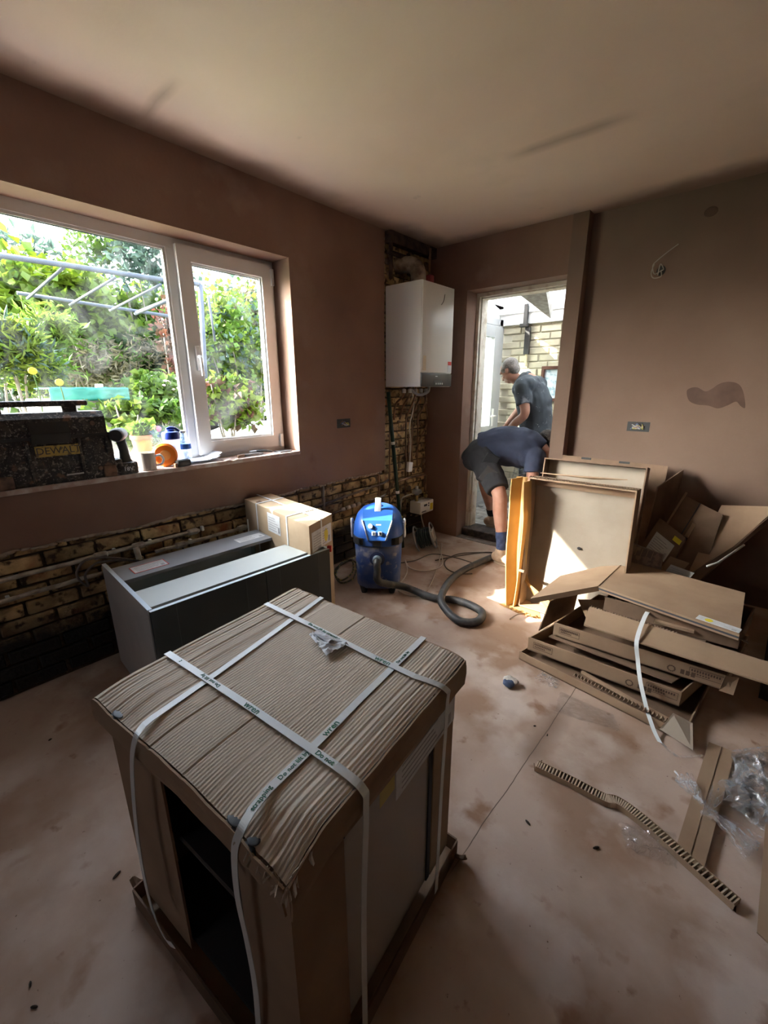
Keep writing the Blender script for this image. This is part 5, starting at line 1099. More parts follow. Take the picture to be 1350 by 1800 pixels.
for i in range(n_):
    f0, f1 = i/n_, min(1, (i+.15)/n_); a_, b_ = at(front, f0), at(back, f1); c_, d_ = at(back, f1), at(front, min(1, (i+1)/n_))
    th_ = V((.0042, 0, 0)); h_z = ZU*(.019+.003*random.random())
    mb.add([a_, a_+th_, b_+th_, b_, a_+h_z, a_+th_+h_z, b_+th_+h_z, b_+h_z], [(0, 3, 2, 1), (4, 5, 6, 7), (0, 1, 5, 4), (1, 2, 6, 5), (2, 3, 7, 6), (3, 0, 4, 7)])
o = B(mb, 'honeycomb_core', mat('pale_core', (.50, .38, .27), .9), t); o['kind'] = 'stuff'
B(MB().ribbon([q+V((0, 0, .0008)) for q in [x_.lerp(y_, .5) for x_, y_ in zip(front, back)]], [V((0, HW/2, 0))]*len(hl), .001), 'bottom_liner', mat('dark_liner', (.07, .045, .03), .9), t)
for pts in ([hl[0], hl[0]+V((-.012, .02, .012))], [hl[0]+V((.0, .01, .01)), hl[0]+V((.008, .045, .02))]): B(MB().tube(pts, .002, 5), 'torn_end', kd, t)
# ---- flat plank of card, lower right
t = thing('cardboard_plank', 'flat brown cardboard plank on the floor under the clear film', 'cardboard', PZ(1235, 1430, 0))
pc = [PZ(1187, 1492, .02), PZ(1236, 1532, .02), PZ(1292, 1322, .02), PZ(1246, 1304, .02)]
B(MB().slab(pc, .018, -1), 'board', M_['card'], t); a, b = (pc[0]+pc[1])/2, (pc[2]+pc[3])/2
B(MB().tube([a+ZU*.0195-ZU*.0185, b+ZU*.0195-ZU*.0185], .0012, 5), 'fold_line', kd, t)
flutes(pc[0]+V((0, -.002, -.016)), pc[1]+V((0, -.002, -.016)), V((0, 0, .014)), V((0, .01, 0)), t, 18)
t = tag(B(MB().slab([PZ(1345, 1450, .06), PZ(1330, 1640, .01), V((2.80, 1.20, .01)), V((2.82, 1.62, .06))], .006), 'cardboard_scrap', M_['card'], None), 'cardboard piece cut by the right edge of the frame', 'cardboard')
# ---- clear film
def film(name, label, outline, hgt, seed, mt, nu=36, nv=26, thin=1.0, cat='plastic film', sc=9):
    """crumpled sheet spanned on four floor points"""
    P = [V(q) for q in outline]
    def fn(u, v):
        q = (P[0]*(1-u)+P[1]*u)*(1-v)+(P[3]*(1-u)+P[2]*u)*v
        r = hgt*(abs(N3((u*sc*.5, v*sc*.5, seed)))*1.3+abs(N3((u*sc*1.6, v*sc*1.6, seed+3)))*.6)
        w_ = min(u, 1-u, v, 1-v); r *= min(1, .25+w_*5)
        q = q+V((N3((u*6, v*6, seed+9))*hgt*.9, N3((u*6, v*6, seed+19))*hgt*.9, 0)); q.z = .004+r; return q
    return tag(B(MB().grid(fn, nu, nv), name, mt, None, False), label, cat)
def pz4(*a): return [PZ(x, y, .004) for x, y in a]
film('plastic_bag', 'flat clear plastic bag lying on the floor in front of the pile', pz4((975, 1252), (1090, 1285), (1078, 1256), (985, 1216)), .006, 3, M_['film'])
film('plastic_bag', 'small crumpled clear bag at the left foot of the pile', pz4((942, 1196), (978, 1212), (984, 1196), (948, 1182)), .022, 11, M_['film_w'])
film('plastic_bag', 'clear bag pinned under the honeycomb strip', pz4((1102, 1492), (1190, 1528), (1188, 1465), (1088, 1446)), .014, 17, M_['film'])
film('film_wad', 'big crumpled wad of clear film at the right edge of the frame', pz4((1285, 1420), (1352, 1462), (1356, 1345), (1268, 1372)), .095, 23, M_['film_w'], 30, 24, sc=4.5)
# twisted film with a knot
t = thing('twisted_film', 'clear film twisted into a knot lying across the cardboard plank', 'plastic film', PZ(1242, 1432, 0))
def fan(c_, dirv, ln, w0, w1, seed):
    c_, dirv = V(c_), V(dirv).normalized(); s_ = V((-dirv.y, dirv.x, 0))
    def fn(u, v):
        w_ = w0+(w1-w0)*u; return c_+dirv*(ln*u*(1-.15*abs(N3((v*4, 0, seed)))))+s_*((v-.5)*w_)+ZU*(.020+.022*math.sin(v*19+u*2)*(.3+u*.7)*min(1, w_/.05)+.02*abs(N3((u*5, v*6, seed)))-.012*u)
    return MB().grid(fn, 16, 40)
kn = PZ(1242, 1432, .03); e1_ = PZ(1196, 1368, .02); e2_ = PZ(1325, 1500, .02); e3_ = PZ(1262, 1402, .02)
B(fan(kn, e1_-kn, (e1_-kn).length, .018, .06, 5), 'left_fan', M_['film_w'], t); B(fan(kn, e2_-kn, (e2_-kn).length, .018, .105, 8), 'right_fan', M_['film_w'], t)
B(fan(kn, e3_-kn, (e3_-kn).length*1.1, .016, .05, 12), 'short_fan', M_['film_w'], t); B(MB().ell(kn, (.018, .012, .014), n=10), 'knot', M_['film_w'], t, True)
film('film_wad', 'loose clear film sheet behind the big wad beside the trailing strap', pz4((1300, 1345), (1352, 1352), (1352, 1318), (1290, 1322)), .03, 31, M_['film'], 26, 20)
# crumpled wipe
t = thing('crumpled_wipe', 'small crumpled white and blue wipe alone on the floor', 'wipe', PZ(895, 1208, 0))
q0 = PZ(895, 1205, 0)
def wad(R_, seed, sc=(1, 1, 1)):
    mb = MB().ell((0, 0, 0), (R_, R_, R_), n=22, m=14); mb.v = [tuple(V(p)*(1+.35*N3(V(p)*(40), 1, seed)+.2*N3(V(p)*90, 1, seed+4))*1.0) for p in mb.v]; mb.v = [(x*sc[0], y*sc[1], z*sc[2]) for x, y, z in mb.v]; return mb
mb = wad(.028, 3, (1.2, .9, .7)); mb.v = [(x+q0.x, y+q0.y+.012, max(.001, z+.022)) for x, y, z in mb.v]; B(mb, 'white_part', mat('cream_tissue', (.62, .58, .52), .8, (.4, .36, .32), 60), t, True)
mb = wad(.024, 8, (1.2, .8, .7)); mb.v = [(x+q0.x, y+q0.y-.014, max(.001, z+.018)) for x, y, z in mb.v]; B(mb, 'blue_part', mat('blue_tissue', (.07, .10, .18), .7), t, True)
# bits of debris
dbm = mat('dark_debris', (.05, .035, .025), .9)
for k, (x, y, s_, lb) in enumerate([(1048, 1490, .012, 'small green-brown leaf scrap on the floor beside the pinned bag'), (205, 1538, .014, 'thin dark splinter on the floor left of the foreground carton'), (53, 1730, .008, 'dark speck of debris at the lower left of the floor'), (60, 1770, .009, 'dark sliver of debris at the bottom left corner of the frame'), (88, 1300, .007, 'tiny dark chip on the floor near the window wall'), (928, 1446, .012, 'brown crumb of plaster left of the honeycomb strip'), (940, 1276, .006, 'tiny black chip on the floor in front of the wipe'), (962, 1292, .006, 'tiny black chip near the flat clear bag')]):
    q = PZ(x, y, .003); tag(B(MB().ell(q, (s_, s_*.35, .004), n=8, m=6, R=Matrix.Rotation(.9+k, 3, 'Z')), 'debris', dbm, None, True), lb, 'debris')
# ================================================================= PEOPLE
def limb(mb, pts, radii, n=14, flat=1.0, sub=5, ends=True):
    pts = [V(p) for p in pts]; path = catmull(pts, sub); rr = []
    for i in range(len(path)):
        f = i/sub; k = min(int(f), len(radii)-2); rr.append(radii[k]+(radii[k+1]-radii[k])*(f-k))
    if flat == 1.0: mb.tube(path, rr, n)
    else: mb.tube(path, rr, n, flat=flat)
    if ends:
        mb.ell(path[0], (rr[0],)*3, n=n); mb.ell(path[-1], (rr[-1],)*3, n=n)
def organic(mb, name, mt, parent, voxel=.008, smooth=6, label=None, wr=0):
    o = B(mb, name, mt, parent, True, label=label)
    r = o.modifiers.new('r', 'REMESH'); r.mode = 'VOXEL'; r.voxel_size = voxel
    s = o.modifiers.new('s', 'SMOOTH'); s.factor = .5; s.iterations = smooth
    dg = bpy.context.evaluated_depsgraph_get(); me = bpy.data.meshes.new_from_object(o.evaluated_get(dg)); old = o.data
    o.modifiers.clear(); o.data = me
    if wr:      # cloth folds
        nr = [v.normal.copy() for v in me.vertices]
        for v, n_ in zip(me.vertices, nr):
            q = v.co; f = N3((q.x*5, q.y*5, q.z*5), 1, 2); v.co = q+n_*wr*(math.sin((q.z*.8+q.x*.6+f*.12)*55)*.55*max(0, N3((q.x*7, q.y*7, q.z*7), 1, 6)+.25)+N3((q.x*16, q.y*16, q.z*16), 1, 3)*.8)
    me.shade_smooth()
    if not me.materials: me.materials.append(mt)
    return o
def hand(mb, wrist, dirv, palm_n, curl=.5, s=1.0, thumb=1):
    """palm and five separate fingers; dirv wrist->knuckles, palm_n out of the palm"""
    w_, d, n_ = V(wrist), V(dirv).normalized(), V(palm_n).normalized(); n_ = (n_-d*n_.dot(d)).normalized(); sd = d.cross(n_)*thumb
    for k in range(4):
        o_ = (k-1.5)*.019*s
        limb(mb, [w_+sd*o_*.5, w_+d*.045*s+sd*o_*.9, w_+d*.088*s+sd*o_], [.013*s, .013*s, .0105*s], 8, sub=3)
        L_ = [.072, .082, .077, .060][k]*s; a = curl; q = w_+d*.088*s+sd*o_; pts = [q]; dd = d.copy()
        for j, f in enumerate((.45, .32, .23)):
            dd = (dd*math.cos(a)+n_*math.sin(a)).normalized() if j == 0 else (dd*math.cos(a*.9)+((n_-dd*n_.dot(dd)).normalized() if (n_-dd*n_.dot(dd)).length > .1 else -d)*math.sin(a*.9)).normalized()
            q = q+dd*L_*f; pts.append(q)
        limb(mb, pts, [.0098*s, .009*s, .0082*s, .0072*s], 8, sub=2)
    b_ = w_+d*.022*s-sd*.030*s
    limb(mb, [w_+d*.01*s-sd*.012*s, b_, b_+(d*.6-sd*.6+n_*.35).normalized()*.034*s, b_+(d*.85-sd*.35+n_*.6).normalized()*.066*s], [.014*s, .013*s, .0105*s, .009*s], 8, sub=3)
skin = mat('skin', (.50, .27, .19), .55, (.44, .21, .14), 14, bump=.05, bscale=90)
def head(mb, c, f, up_, s=1.0, jaw=1.0):
    """head shapes: c centre of the skull, f facing direction"""
    f = V(f).normalized(); up_ = V(up_); up_ = (up_-f*up_.dot(f)).normalized(); sd = f.cross(up_)
    R = Matrix((f, sd, up_)).transposed()
    def P(a, b, c_): return V(c)+f*a*s+sd*b*s+up_*c_*s
    E_ = lambda a, b, c_, r: mb.ell(P(a, b, c_), tuple(x*s for x in r), n=16, m=12, R=R)
    E_(-.012, 0, .030, (.096, .075, .082)); E_(.030, 0, -.030, (.062, .058, .075)); E_(.050, 0, -.078, (.036, .034, .028)); E_(.072, 0, .030, (.020, .050, .022))
    E_(.098, 0, -.018, (.016, .012, .024)); E_(.108, 0, -.030, (.013, .015, .010)); E_(.086, 0, -.058, (.012, .024, .007)); E_(.084, 0, -.070, (.012, .022, .008))
    for q in (-1, 1):
        E_(.062, q*.038, -.028, (.022, .020, .022)); E_(-.008, q*.076, -.010, (.018, .009, .030)); E_(.022, q*.050, -.055, (.04, .014, .03))
    return P, R
def face_bits(t, P, R, s=1.0):
    for q in (-1, 1):
        B(MB().ell(P(.076, q*.031, .004), (.012*s,)*3, n=12), 'eye', mat('eye_white', (.7, .68, .65), .2), t, True)
        B(MB().ell(P(.086, q*.031, .003), (.0045*s,)*3, n=10), 'iris', mat('iris_dark', (.05, .04, .03), .2), t, True)
        B(MB().tube(catmull([P(.083, q*.014, .024), P(.088, q*.032, .030), P(.074, q*.052, .024)], 4), .0045, 6), 'eyebrow', mat('brow_grey', (.2, .17, .15), .8), t, True)
    B(MB().tube(catmull([P(.093, -.022, -.064), P(.0985, 0, -.062), P(.093, .022, -.064)], 4), .0028, 6), 'lips', mat('lip', (.34, .13, .11), .5), t, True)
# ---------- standing man, in the lean-to, looking down to his left
GZ = .055
pel = V((.80, 4.24, .93)); che = V((.745, 4.22, 1.27)); shc = V((.675, 4.20, 1.435)); nek = V((.60, 4.20, 1.475)); hc = V((.485, 4.19, 1.575))
t = thing('person', 'grey-haired man in a dusty grey t-shirt standing in the doorway looking down', 'person', (.82, 4.24, GZ))
tee = mat('dusty_grey_tee', (.075, .09, .105), .85, (.06, .07, .085), 10, bump=.12, bscale=50, spots=[(9, .62, .72, (.28, .31, .35)), (40, .68, .74, (.4, .42, .45))])
fd = V((-.80, .10, -.60)); hu = V((-.35, 0, .9))
bd = MB()
P, R = head(bd, hc, fd, hu, .98)
limb(bd, [shc+V((.0, 0, .01)), nek, hc+V((.02, 0, -.05))], [.062, .056, .055])
limb(bd, [pel+V((0, 0, -.05)), pel, che, shc], [.13, .135, .14, .12], flat=1.1)
# near arm (his left): bent a little, forearm going down and forward
nA = [V((.70, 4.03, 1.43)), V((.765, 3.98, 1.18)), V((.60, 3.97, 1.00)), V((.565, 3.97, .965))]
fA = [V((.62, 4.37, 1.42)), V((.52, 4.42, 1.20)), V((.47, 4.25, 1.05)), V((.47, 4.22, 1.01))]
limb(bd, [nA[0], nA[0].lerp(nA[1], .5), nA[1], nA[1].lerp(nA[2], .45), nA[2]], [.055, .050, .042, .040, .026])
limb(bd, [fA[0], fA[0].lerp(fA[1], .5), fA[1], fA[1].lerp(fA[2], .45), fA[2]], [.055, .050, .042, .038, .026])
hand(bd, nA[2], V((-.4, .05, -.8)), V((.3, .9, -.1)), .6, .95, 1); hand(bd, fA[2], V((-.1, -.1, -.9)), V((-.1, -.9, 0)), .6, .95, -1)
for s_, yy in ((1, 4.13), (-1, 4.36)):
    limb(bd, [V((.80, yy, .90)), V((.80, yy, .66)), V((.79, yy, .50)), V((.83, yy, .32)), V((.84, yy, .12))], [.085, .068, .055, .052, .036])
organic(bd, 'body', skin, t, .0075, 5)
face_bits(t, P, R, .98)
hm = MB(); 
def hcap(mb, c, f, up_, s, mt_name):
    f = V(f).normalized(); up_ = V(up_); up_ = (up_-f*up_.dot(f)).normalized(); sd = f.cross(up_); R = Matrix((f, sd, up_)).transposed()
    mb.ell(V(c)+f*(-.026*s)+up_*.040*s, (.092*s, .078*s, .078*s), n=20, m=14, R=R); mb.ell(V(c)+f*(-.050*s)-up_*.005*s, (.056*s, .073*s, .068*s), n=18, m=12, R=R)
    for q in (-1, 1): mb.ell(V(c)+f*(.004*s)+sd*q*.060*s+up_*.030*s, (.052*s, .020*s, .036*s), n=12, m=10, R=R)
hcap(hm, hc, fd, hu, .98, '')
organic(hm, 'hair', mat('grey_hair', (.34, .31, .29), .8, (.22, .20, .18), 60, bump=.6, bscale=160), t, .006, 3)
sm = MB()
limb(sm, [shc+V((.03, 0, .025)), shc+V((.005, 0, 0)), che, pel.lerp(che, .35), pel+V((0, 0, .02))], [.085, .145, .165, .155, .160], 20, flat=1.12, ends=False)
sm.ell(shc+V((.02, 0, -.03)), (.15, .215, .105), n=20, m=12); limb(sm, [shc+V((.045, -.13, .0)), shc+V((.045, .13, 0))], [.095, .095], 16)
for A_, q in ((nA, -1), (fA, 1)):
    limb(sm, [shc.lerp(A_[0], .5), A_[0], A_[0].lerp(A_[1], .35), A_[0].lerp(A_[1], .68)], [.085, .080, .074, .074], 16, ends=False); sm.ell(A_[0], (.078,)*3)
organic(sm, 'shirt', tee, t, .008, 5, wr=.009)
cm_ = MB().tube([nek+V((.03+.055*math.cos(a*.3927), .068*math.sin(a*.3927), .0+.02*math.cos(a*.3927))) for a in range(16)], .009, 8, closed=True); B(cm_, 'collar', mat('tee_collar', (.06, .075, .095), .9), t, True)
sh_ = MB()
for yy in (4.13, 4.36): limb(sh_, [V((.80, yy, .93)), V((.80, yy, .75)), V((.80, yy, .55))], [.115, .105, .10], 16, ends=False)
sh_.ell((.80, 4.24, .94), (.150, .185, .10), n=18)
organic(sh_, 'shorts', mat('dark_shorts', (.03, .03, .035), .9), t, .01, 4)
for yy in (4.13, 4.36):
    bt_ = MB(); limb(bt_, [V((.87, yy, GZ+.045)), V((.78, yy, GZ+.045)), V((.70, yy, GZ+.036))], [.042, .044, .038], 12); limb(bt_, [V((.84, yy, GZ+.05)), V((.84, yy, GZ+.12))], [.046, .048], 12)
    o = organic(bt_, 'boot', mat('tan_boot', (.42, .29, .19), .8, (.3, .2, .13), 20), t, .007, 2)

# ---------- bending man astride the threshold
t = thing('person', 'man in navy t-shirt and dark shorts bending over in the doorway, seen from behind', 'person', (.82, 3.42, 0))
navy = mat('navy_tee', (.045, .055, .095), .85, (.035, .042, .075), 8, bump=.15, bscale=30)
hipc = V((.635, 3.50, .85)); mid = V((.80, 3.54, .935)); chs = V((.965, 3.57, .92)); sho = V((1.065, 3.59, .865)); hd = PY(958, 781, 3.70)
kn_n = PY(877, 866, 3.22); an_n = PY(882, 956, 3.17); kn_f = PY(852, 846, 3.70); an_f = PY(866, 908, 3.83)
bd = MB()
fd2 = V((.45, .25, -.85)); hu2 = V((.8, .3, .6))
P, R = head(bd, hd, fd2, hu2, .95)
limb(bd, [hipc, mid, chs, sho], [.135, .13, .14, .12], flat=1.1); limb(bd, [sho, sho.lerp(hd, .5), hd], [.07, .058, .055])
limb(bd, [V((.63, 3.40, .85)), V((.63, 3.40, .85)).lerp(kn_n, .5), kn_n, kn_n.lerp(an_n, .35), kn_n.lerp(an_n, .7), an_n], [.098, .080, .060, .060, .046, .037])
limb(bd, [V((.63, 3.60, .85)), V((.63, 3.60, .85)).lerp(kn_f, .5), kn_f, kn_f.lerp(an_f, .35), kn_f.lerp(an_f, .7), an_f], [.098, .080, .060, .058, .044, .036])
# arms hang straight down from the shoulders
na = [V((1.10, 3.46, .86)), V((1.12, 3.40, .62)), V((1.19, 3.36, .38)), ]
fa = [V((1.08, 3.76, .84)), V((1.12, 3.82, .60)), V((1.20, 3.74, .36))]
for A_ in (na, fa):
    limb(bd, [A_[0], A_[0].lerp(A_[1], .5), A_[1], A_[1].lerp(A_[2], .45), A_[2]], [.056, .050, .042, .039, .026]); hand(bd, A_[2], V((.15, 0, -1)), V((0, 1 if A_ is na else -1, 0)), .45, .95, 1 if A_ is na else -1)
organic(bd, 'body', skin, t, .0075, 5); face_bits(t, P, R, .95)
hm = MB(); hcap(hm, hd, fd2, hu2, .97, ''); organic(hm, 'hair', mat('dark_hair', (.035, .028, .025), .8, (.08, .07, .06), 60, bump=.6, bscale=160), t, .006, 3)
sm = MB()
limb(sm, [hipc+V((-.02, -.01, .02)), hipc.lerp(mid, .5)+V((0, 0, .015)), mid, chs, sho+V((.01, 0, 0))], [.158, .160, .158, .160, .125], 20, flat=1.08, ends=False)
sm.ell(sho+V((-.03, 0, 0)), (.10, .205, .11), n=20, m=12)
for A_ in (na, fa):
    limb(sm, [sho.lerp(A_[0], .5), A_[0], A_[0].lerp(A_[1], .25), A_[0].lerp(A_[1], .48)], [.085, .080, .074, .074], 16, ends=False); sm.ell(A_[0], (.08,)*3)
# hanging hem of the shirt
limb(sm, [chs+V((-.02, -.02, -.05)), mid+V((-.02, -.02, -.07)), hipc+V((.12, 0, -.02))], [.12, .11, .08], 16)
organic(sm, 'shirt', navy, t, .008, 5, wr=.010)
sh_ = MB(); shm = mat('charcoal_work_shorts', (.028, .027, .030), .9, (.05, .048, .05), 10, bump=.2, bscale=40)
hn, hf = V((.65, 3.40, .84)), V((.63, 3.61, .84))
limb(sh_, [hn, hn.lerp(kn_n, .55), hn.lerp(kn_n, .95)], [.125, .110, .092], 18, ends=False); limb(sh_, [hf, hf.lerp(kn_f, .5), hf.lerp(kn_f, .88)], [.125, .105, .090], 18, ends=False)
sh_.ell(hipc+V((-.01, 0, -.01)), (.165, .205, .15), n=20, m=14); sh_.ell(hipc+V((-.06, -.09, -.03)), (.11, .11, .12), n=16); sh_.ell(hipc+V((-.06, .09, -.03)), (.11, .11, .12), n=16)
organic(sh_, 'shorts', shm, t, .009, 4, wr=.010)
pk = MB(); a_ = hn.lerp(kn_n, .45); pk.cbox(-.055, .055, -.012, .012, -.08, .06, .008, Tm(a_+V((.055, -.105, -.0)), rz=.35, ry=.55)); B(pk, 'cargo_pocket', mat('pocket_grey', (.06, .055, .055), .9), t)
pk = MB(); a_ = hn.lerp(kn_n, .15); pk.cbox(-.06, .06, -.010, .010, -.10, .09, .008, Tm(a_+V((.10, -.10, .0)), rz=.5, ry=.45)); B(pk, 'tool_pocket', mat('pocket_black', (.022, .022, .024), .85), t)
for an, nm, f_, g in ((an_n, 'sock', V((.9, -.15, 0)), .003), (an_f, 'sock', V((.75, .2, 0)), GZ+.02)):
    f_ = f_.normalized(); kk = kn_n if an is an_n else kn_f
    B(MB().tube(catmull([an.lerp(kk, .24), an.lerp(kk, .12), an, V((an.x, an.y, g+.05))], 4), [.048]*5+[.045]*5+[.043]*3, 14), nm, mat('navy_sock', (.03, .045, .10), .9, (.06, .08, .16), 30) if an is an_n else mat('black_sock', (.02, .02, .022), .9), t, True)
    sb = MB(); base = V((an.x, an.y, g+.048)); limb(sb, [base-f_*.045, base+f_*.05, base+f_*.13-V((0, 0, .010)), base+f_*.185-V((0, 0, .014))], [.043, .046, .042, .034], 14); limb(sb, [base, base+V((0, 0, .055))], [.050, .052], 14)
    o = organic(sb, 'boot', mat('tan_work_boot', (.50, .35, .24), .8, (.38, .26, .17), 25, bump=.1), t, .006, 2)
    B(MB().loft([(g, .05, .125, 2.6, 0, 0), (g+.018, .049, .122, 2.6, 0, 0)], 24, Tm((base.x+f_.x*.065, base.y+f_.y*.065, 0), rz=math.atan2(f_.y, f_.x)-math.pi/2)), 'sole', mat('boot_sole', (.30, .22, .15), .8), o)
    for k in range(3): c_ = base+f_*(.06+.03*k)+V((0, 0, .042-.006*k)); s_ = V((-f_.y, f_.x, 0)); B(MB().tube([c_-s_*.022, c_+s_*.022], .0035, 6), 'lace', mat('lace', (.5, .45, .38), .8) if 'lace' not in bpy.data.materials else bpy.data.materials['lace'], o, True)
# silver tool bag glimpsed beyond the bending man's arm
q = PY(905, 832, 3.55)
t = tag(B(MB().grid(lambda u, v: V((q.x-.06+.14*u, 3.62+.05*v, q.z-.10+.14*v+.012*N3((u*9, v*9, 4)))), 14, 12, .002), 'plastic_wrap', M_['film_w'], None), 'crumpled clear wrap held between the bending man and the tray', 'plastic film')
q
# ================================================================= LEAN-TO BEYOND THE DOORWAY
LY = 4.90
struct(B(MB().box(-.2, 2.6, 3.80, 5.2, -.1, .03), 'floor_lean_to', mat('grey_bed', (.30, .28, .26), .9)))
fp = bpy.data.objects['floor_lean_to']
pvm = mat('grey_paver', (.42, .41, .39), .85, (.30, .29, .28), 12, rnd=.15, bump=.2)
pvme = [MB().cbox(-.098, .098, -.048, .048, 0, .025, .004).mesh('paver') for _ in range(1)]
for me in pvme: me.materials.append(pvm)
for j in range(11):
    for i in range(8):
        x = .02+i*.204+(.1 if j % 2 else 0); y = 3.87+j*.102
        if x > 1.65 or x < -.03+.1: continue
        o = bpy.data.objects.new('paver', pvme[0]); C.objects.link(o); o.parent = fp; o.location = (x, y, .030+random.uniform(-.002, .002)); o.rotation_euler = (0, 0, random.uniform(-.01, .01))
wlt = struct(B(MB().box(.02, 2.6, LY+.02, LY+.2, 0, 2.10), 'wall_lean_to', mat('cream_mortar', (.50, .47, .37), .9)))
cbm = mat('cream_painted_brick', (.54, .50, .37), .7, (.47, .43, .32), 10, rnd=.06, bump=.25, bscale=40)
cb = [brick_mesh(.212, .064, .05, 40+i) for i in range(3)]
rotm = Matrix.Rotation(-math.pi/2, 4, 'Z')
for me in cb: me.materials.append(cbm); me.transform(rotm)
for c in range(28):
    z = .06+.0745*c+.03; x = .14+(.11 if c % 2 else 0)
    while x < 1.5:
        o = bpy.data.objects.new('brick', random.choice(cb)); C.objects.link(o); o.parent = wlt; o.location = (x, LY+random.uniform(0, .006), z); x += .222
# fascia and roof
WPm = mat('white_paint', (.80, .80, .78), .5)
struct(B(MB().cbox(.0, 2.6, LY-.03, LY+.05, 2.085, 2.22, .004).box(.0, 2.6, LY-.05, LY-.03, 2.20, 2.26), 'trim_3', WPm))
rf = mat('polycarbonate_roof', (.72, .74, .74), .4, trans=.70)
struct(B(MB().slab([(-.2, 3.80, 2.62), (2.6, 3.80, 2.62), (2.6, 5.1, 2.28), (-.2, 5.1, 2.28)], .012, -1), 'roof_lean_to', rf))
for x in (-.05, 1.15, 1.75): struct(B(MB().slab([(x, 3.8, 2.54), (x+.05, 3.8, 2.54), (x+.05, 5.0, 2.22), (x, 5.0, 2.22)], .07, 1), 'trim_4', WPm))
q0, q1 = PY(893, 520, 4.0), PY(970, 548, 4.55)
t = tag(B(MB().slab([PY(905, 512, 3.95), PY(960, 512, 4.05), PY(970, 548, 4.75), PY(968, 560, 4.75)], .05, 1), 'roof_beam', mat('grey_rough_timber', (.30, .28, .25), .9, (.45, .43, .40), 20), None), 'rough grey timber beam crossing under the lean-to roof', 'beam')
# black cable duct / downpipe
a, b, c_ = PY(927, 545, LY-.04), PY(924, 570, LY-.04), PY(921, 618, LY-.03)
t = thing('down_pipe', 'short black downpipe with a bracket on the cream brick wall', 'pipe', c_)
bk_ = mat('black_gutter', (.03, .03, .03), .45)
B(MB().cbox(-.022, .022, -.02, .02, -.02, .20, .004, Tm((a.x, LY-.06, b.z))), 'upper_pipe', bk_, t); B(MB().cbox(-.05, .04, -.025, .025, -.018, .018, .004, Tm((a.x-.01, LY-.05, b.z-.01))), 'bracket', bk_, t)
B(MB().cbox(-.030, .030, -.012, .02, c_.z-b.z, 0, .004, Tm((b.x+.03, LY-.035, b.z-.03))), 'lower_pipe', bk_, t); B(MB().cbox(-.012, .012, -.01, .01, -.13, 0, .003, Tm((b.x+.03, LY-.03, c_.z-.03))), 'yellowed_stub', mat('yellowed_plastic', (.55, .48, .30), .5), t)
# framed picture
a, b = PY(953, 644, LY-.02), PY(990, 706, LY-.02)
t = thing('picture_frame', 'dark wood framed picture with pale blue image on the cream brick wall', 'picture', ((a.x+b.x)/2, LY, b.z))
dw = mat('dark_wood', (.11, .045, .03), .4); w_ = .035
for x0, x1, z0, z1 in ((a.x, b.x, a.z-w_, a.z), (a.x, b.x, b.z, b.z+w_), (a.x, a.x+w_, b.z+w_, a.z-w_), (b.x-w_, b.x, b.z+w_, a.z-w_)): B(MB().cbox(x0, x1, LY-.035, LY-.005, z0, z1, .004), 'frame', dw, t)
B(MB().box(a.x+w_, b.x-w_, LY-.015, LY-.01, b.z+w_, a.z-w_), 'print', mat('pale_print', (.62, .70, .74), .4, (.30, .42, .50), 18, .5, .6), t)
DWM = mat('grey_white_upvc', (.42, .43, .44), .4)
# white upvc door in the left side of the lean-to
dX = .045
d2 = bpy.data.objects.new('door_2', None); C.objects.link(d2); struct(d2)
def bar(y0, y1, z0, z1, x0=dX-.05, x1=dX, nm='frame_bar'): B(MB().cbox(x0, x1, y0, y1, z0, z1, .003), nm, DWM, d2)
bar(3.80, 3.87, .03, 2.15); bar(4.80, 4.90, .03, 2.15); bar(3.80, 4.90, 2.08, 2.15); bar(3.80, 4.90, .03, .09)
for y0, y1, z0, z1 in ((3.88, 3.98, .10, 2.07), (4.67, 4.78, .10, 2.07), (3.98, 4.67, 1.95, 2.07), (3.98, 4.67, .85, .99), (3.98, 4.67, .10, .22)): bar(y0, y1, z0, z1, dX-.045, dX+.012, 'leaf_bar')
B(MB().cbox(dX-.03, dX-.01, 3.98, 4.67, .22, .85, .002), 'lower_panel', DWM, d2)
B(MB().box(dX-.022, dX-.018, 3.98, 4.67, .99, 1.95), 'pane', clearmat('frosted_glass', (.6, .65, .63), 0, .2, .30, 12, .3, .6, wcol=(.6, .62, .62)), d2)
B(MB().cbox(dX+.012, dX+.022, 4.69, 4.735, .98, 1.18, .003), 'handle_plate', bpy.data.materials['white_handle'], d2); B(MB().tube([(dX+.02, 4.715, 1.10), (dX+.06, 4.715, 1.10), (dX+.065, 4.60, 1.10)], .009, 8), 'handle', bpy.data.materials['white_handle'], d2, True)
# the wall above and beside that door
struct(B(MB().box(-.1, .0, 3.80, 4.95, 2.15, 2.30), 'wall_side_lean_to', WPm))
struct(B(MB().box(2.5, 2.6, 3.80, 4.95, .0, 2.2), 'wall_end_lean_to', WPm))

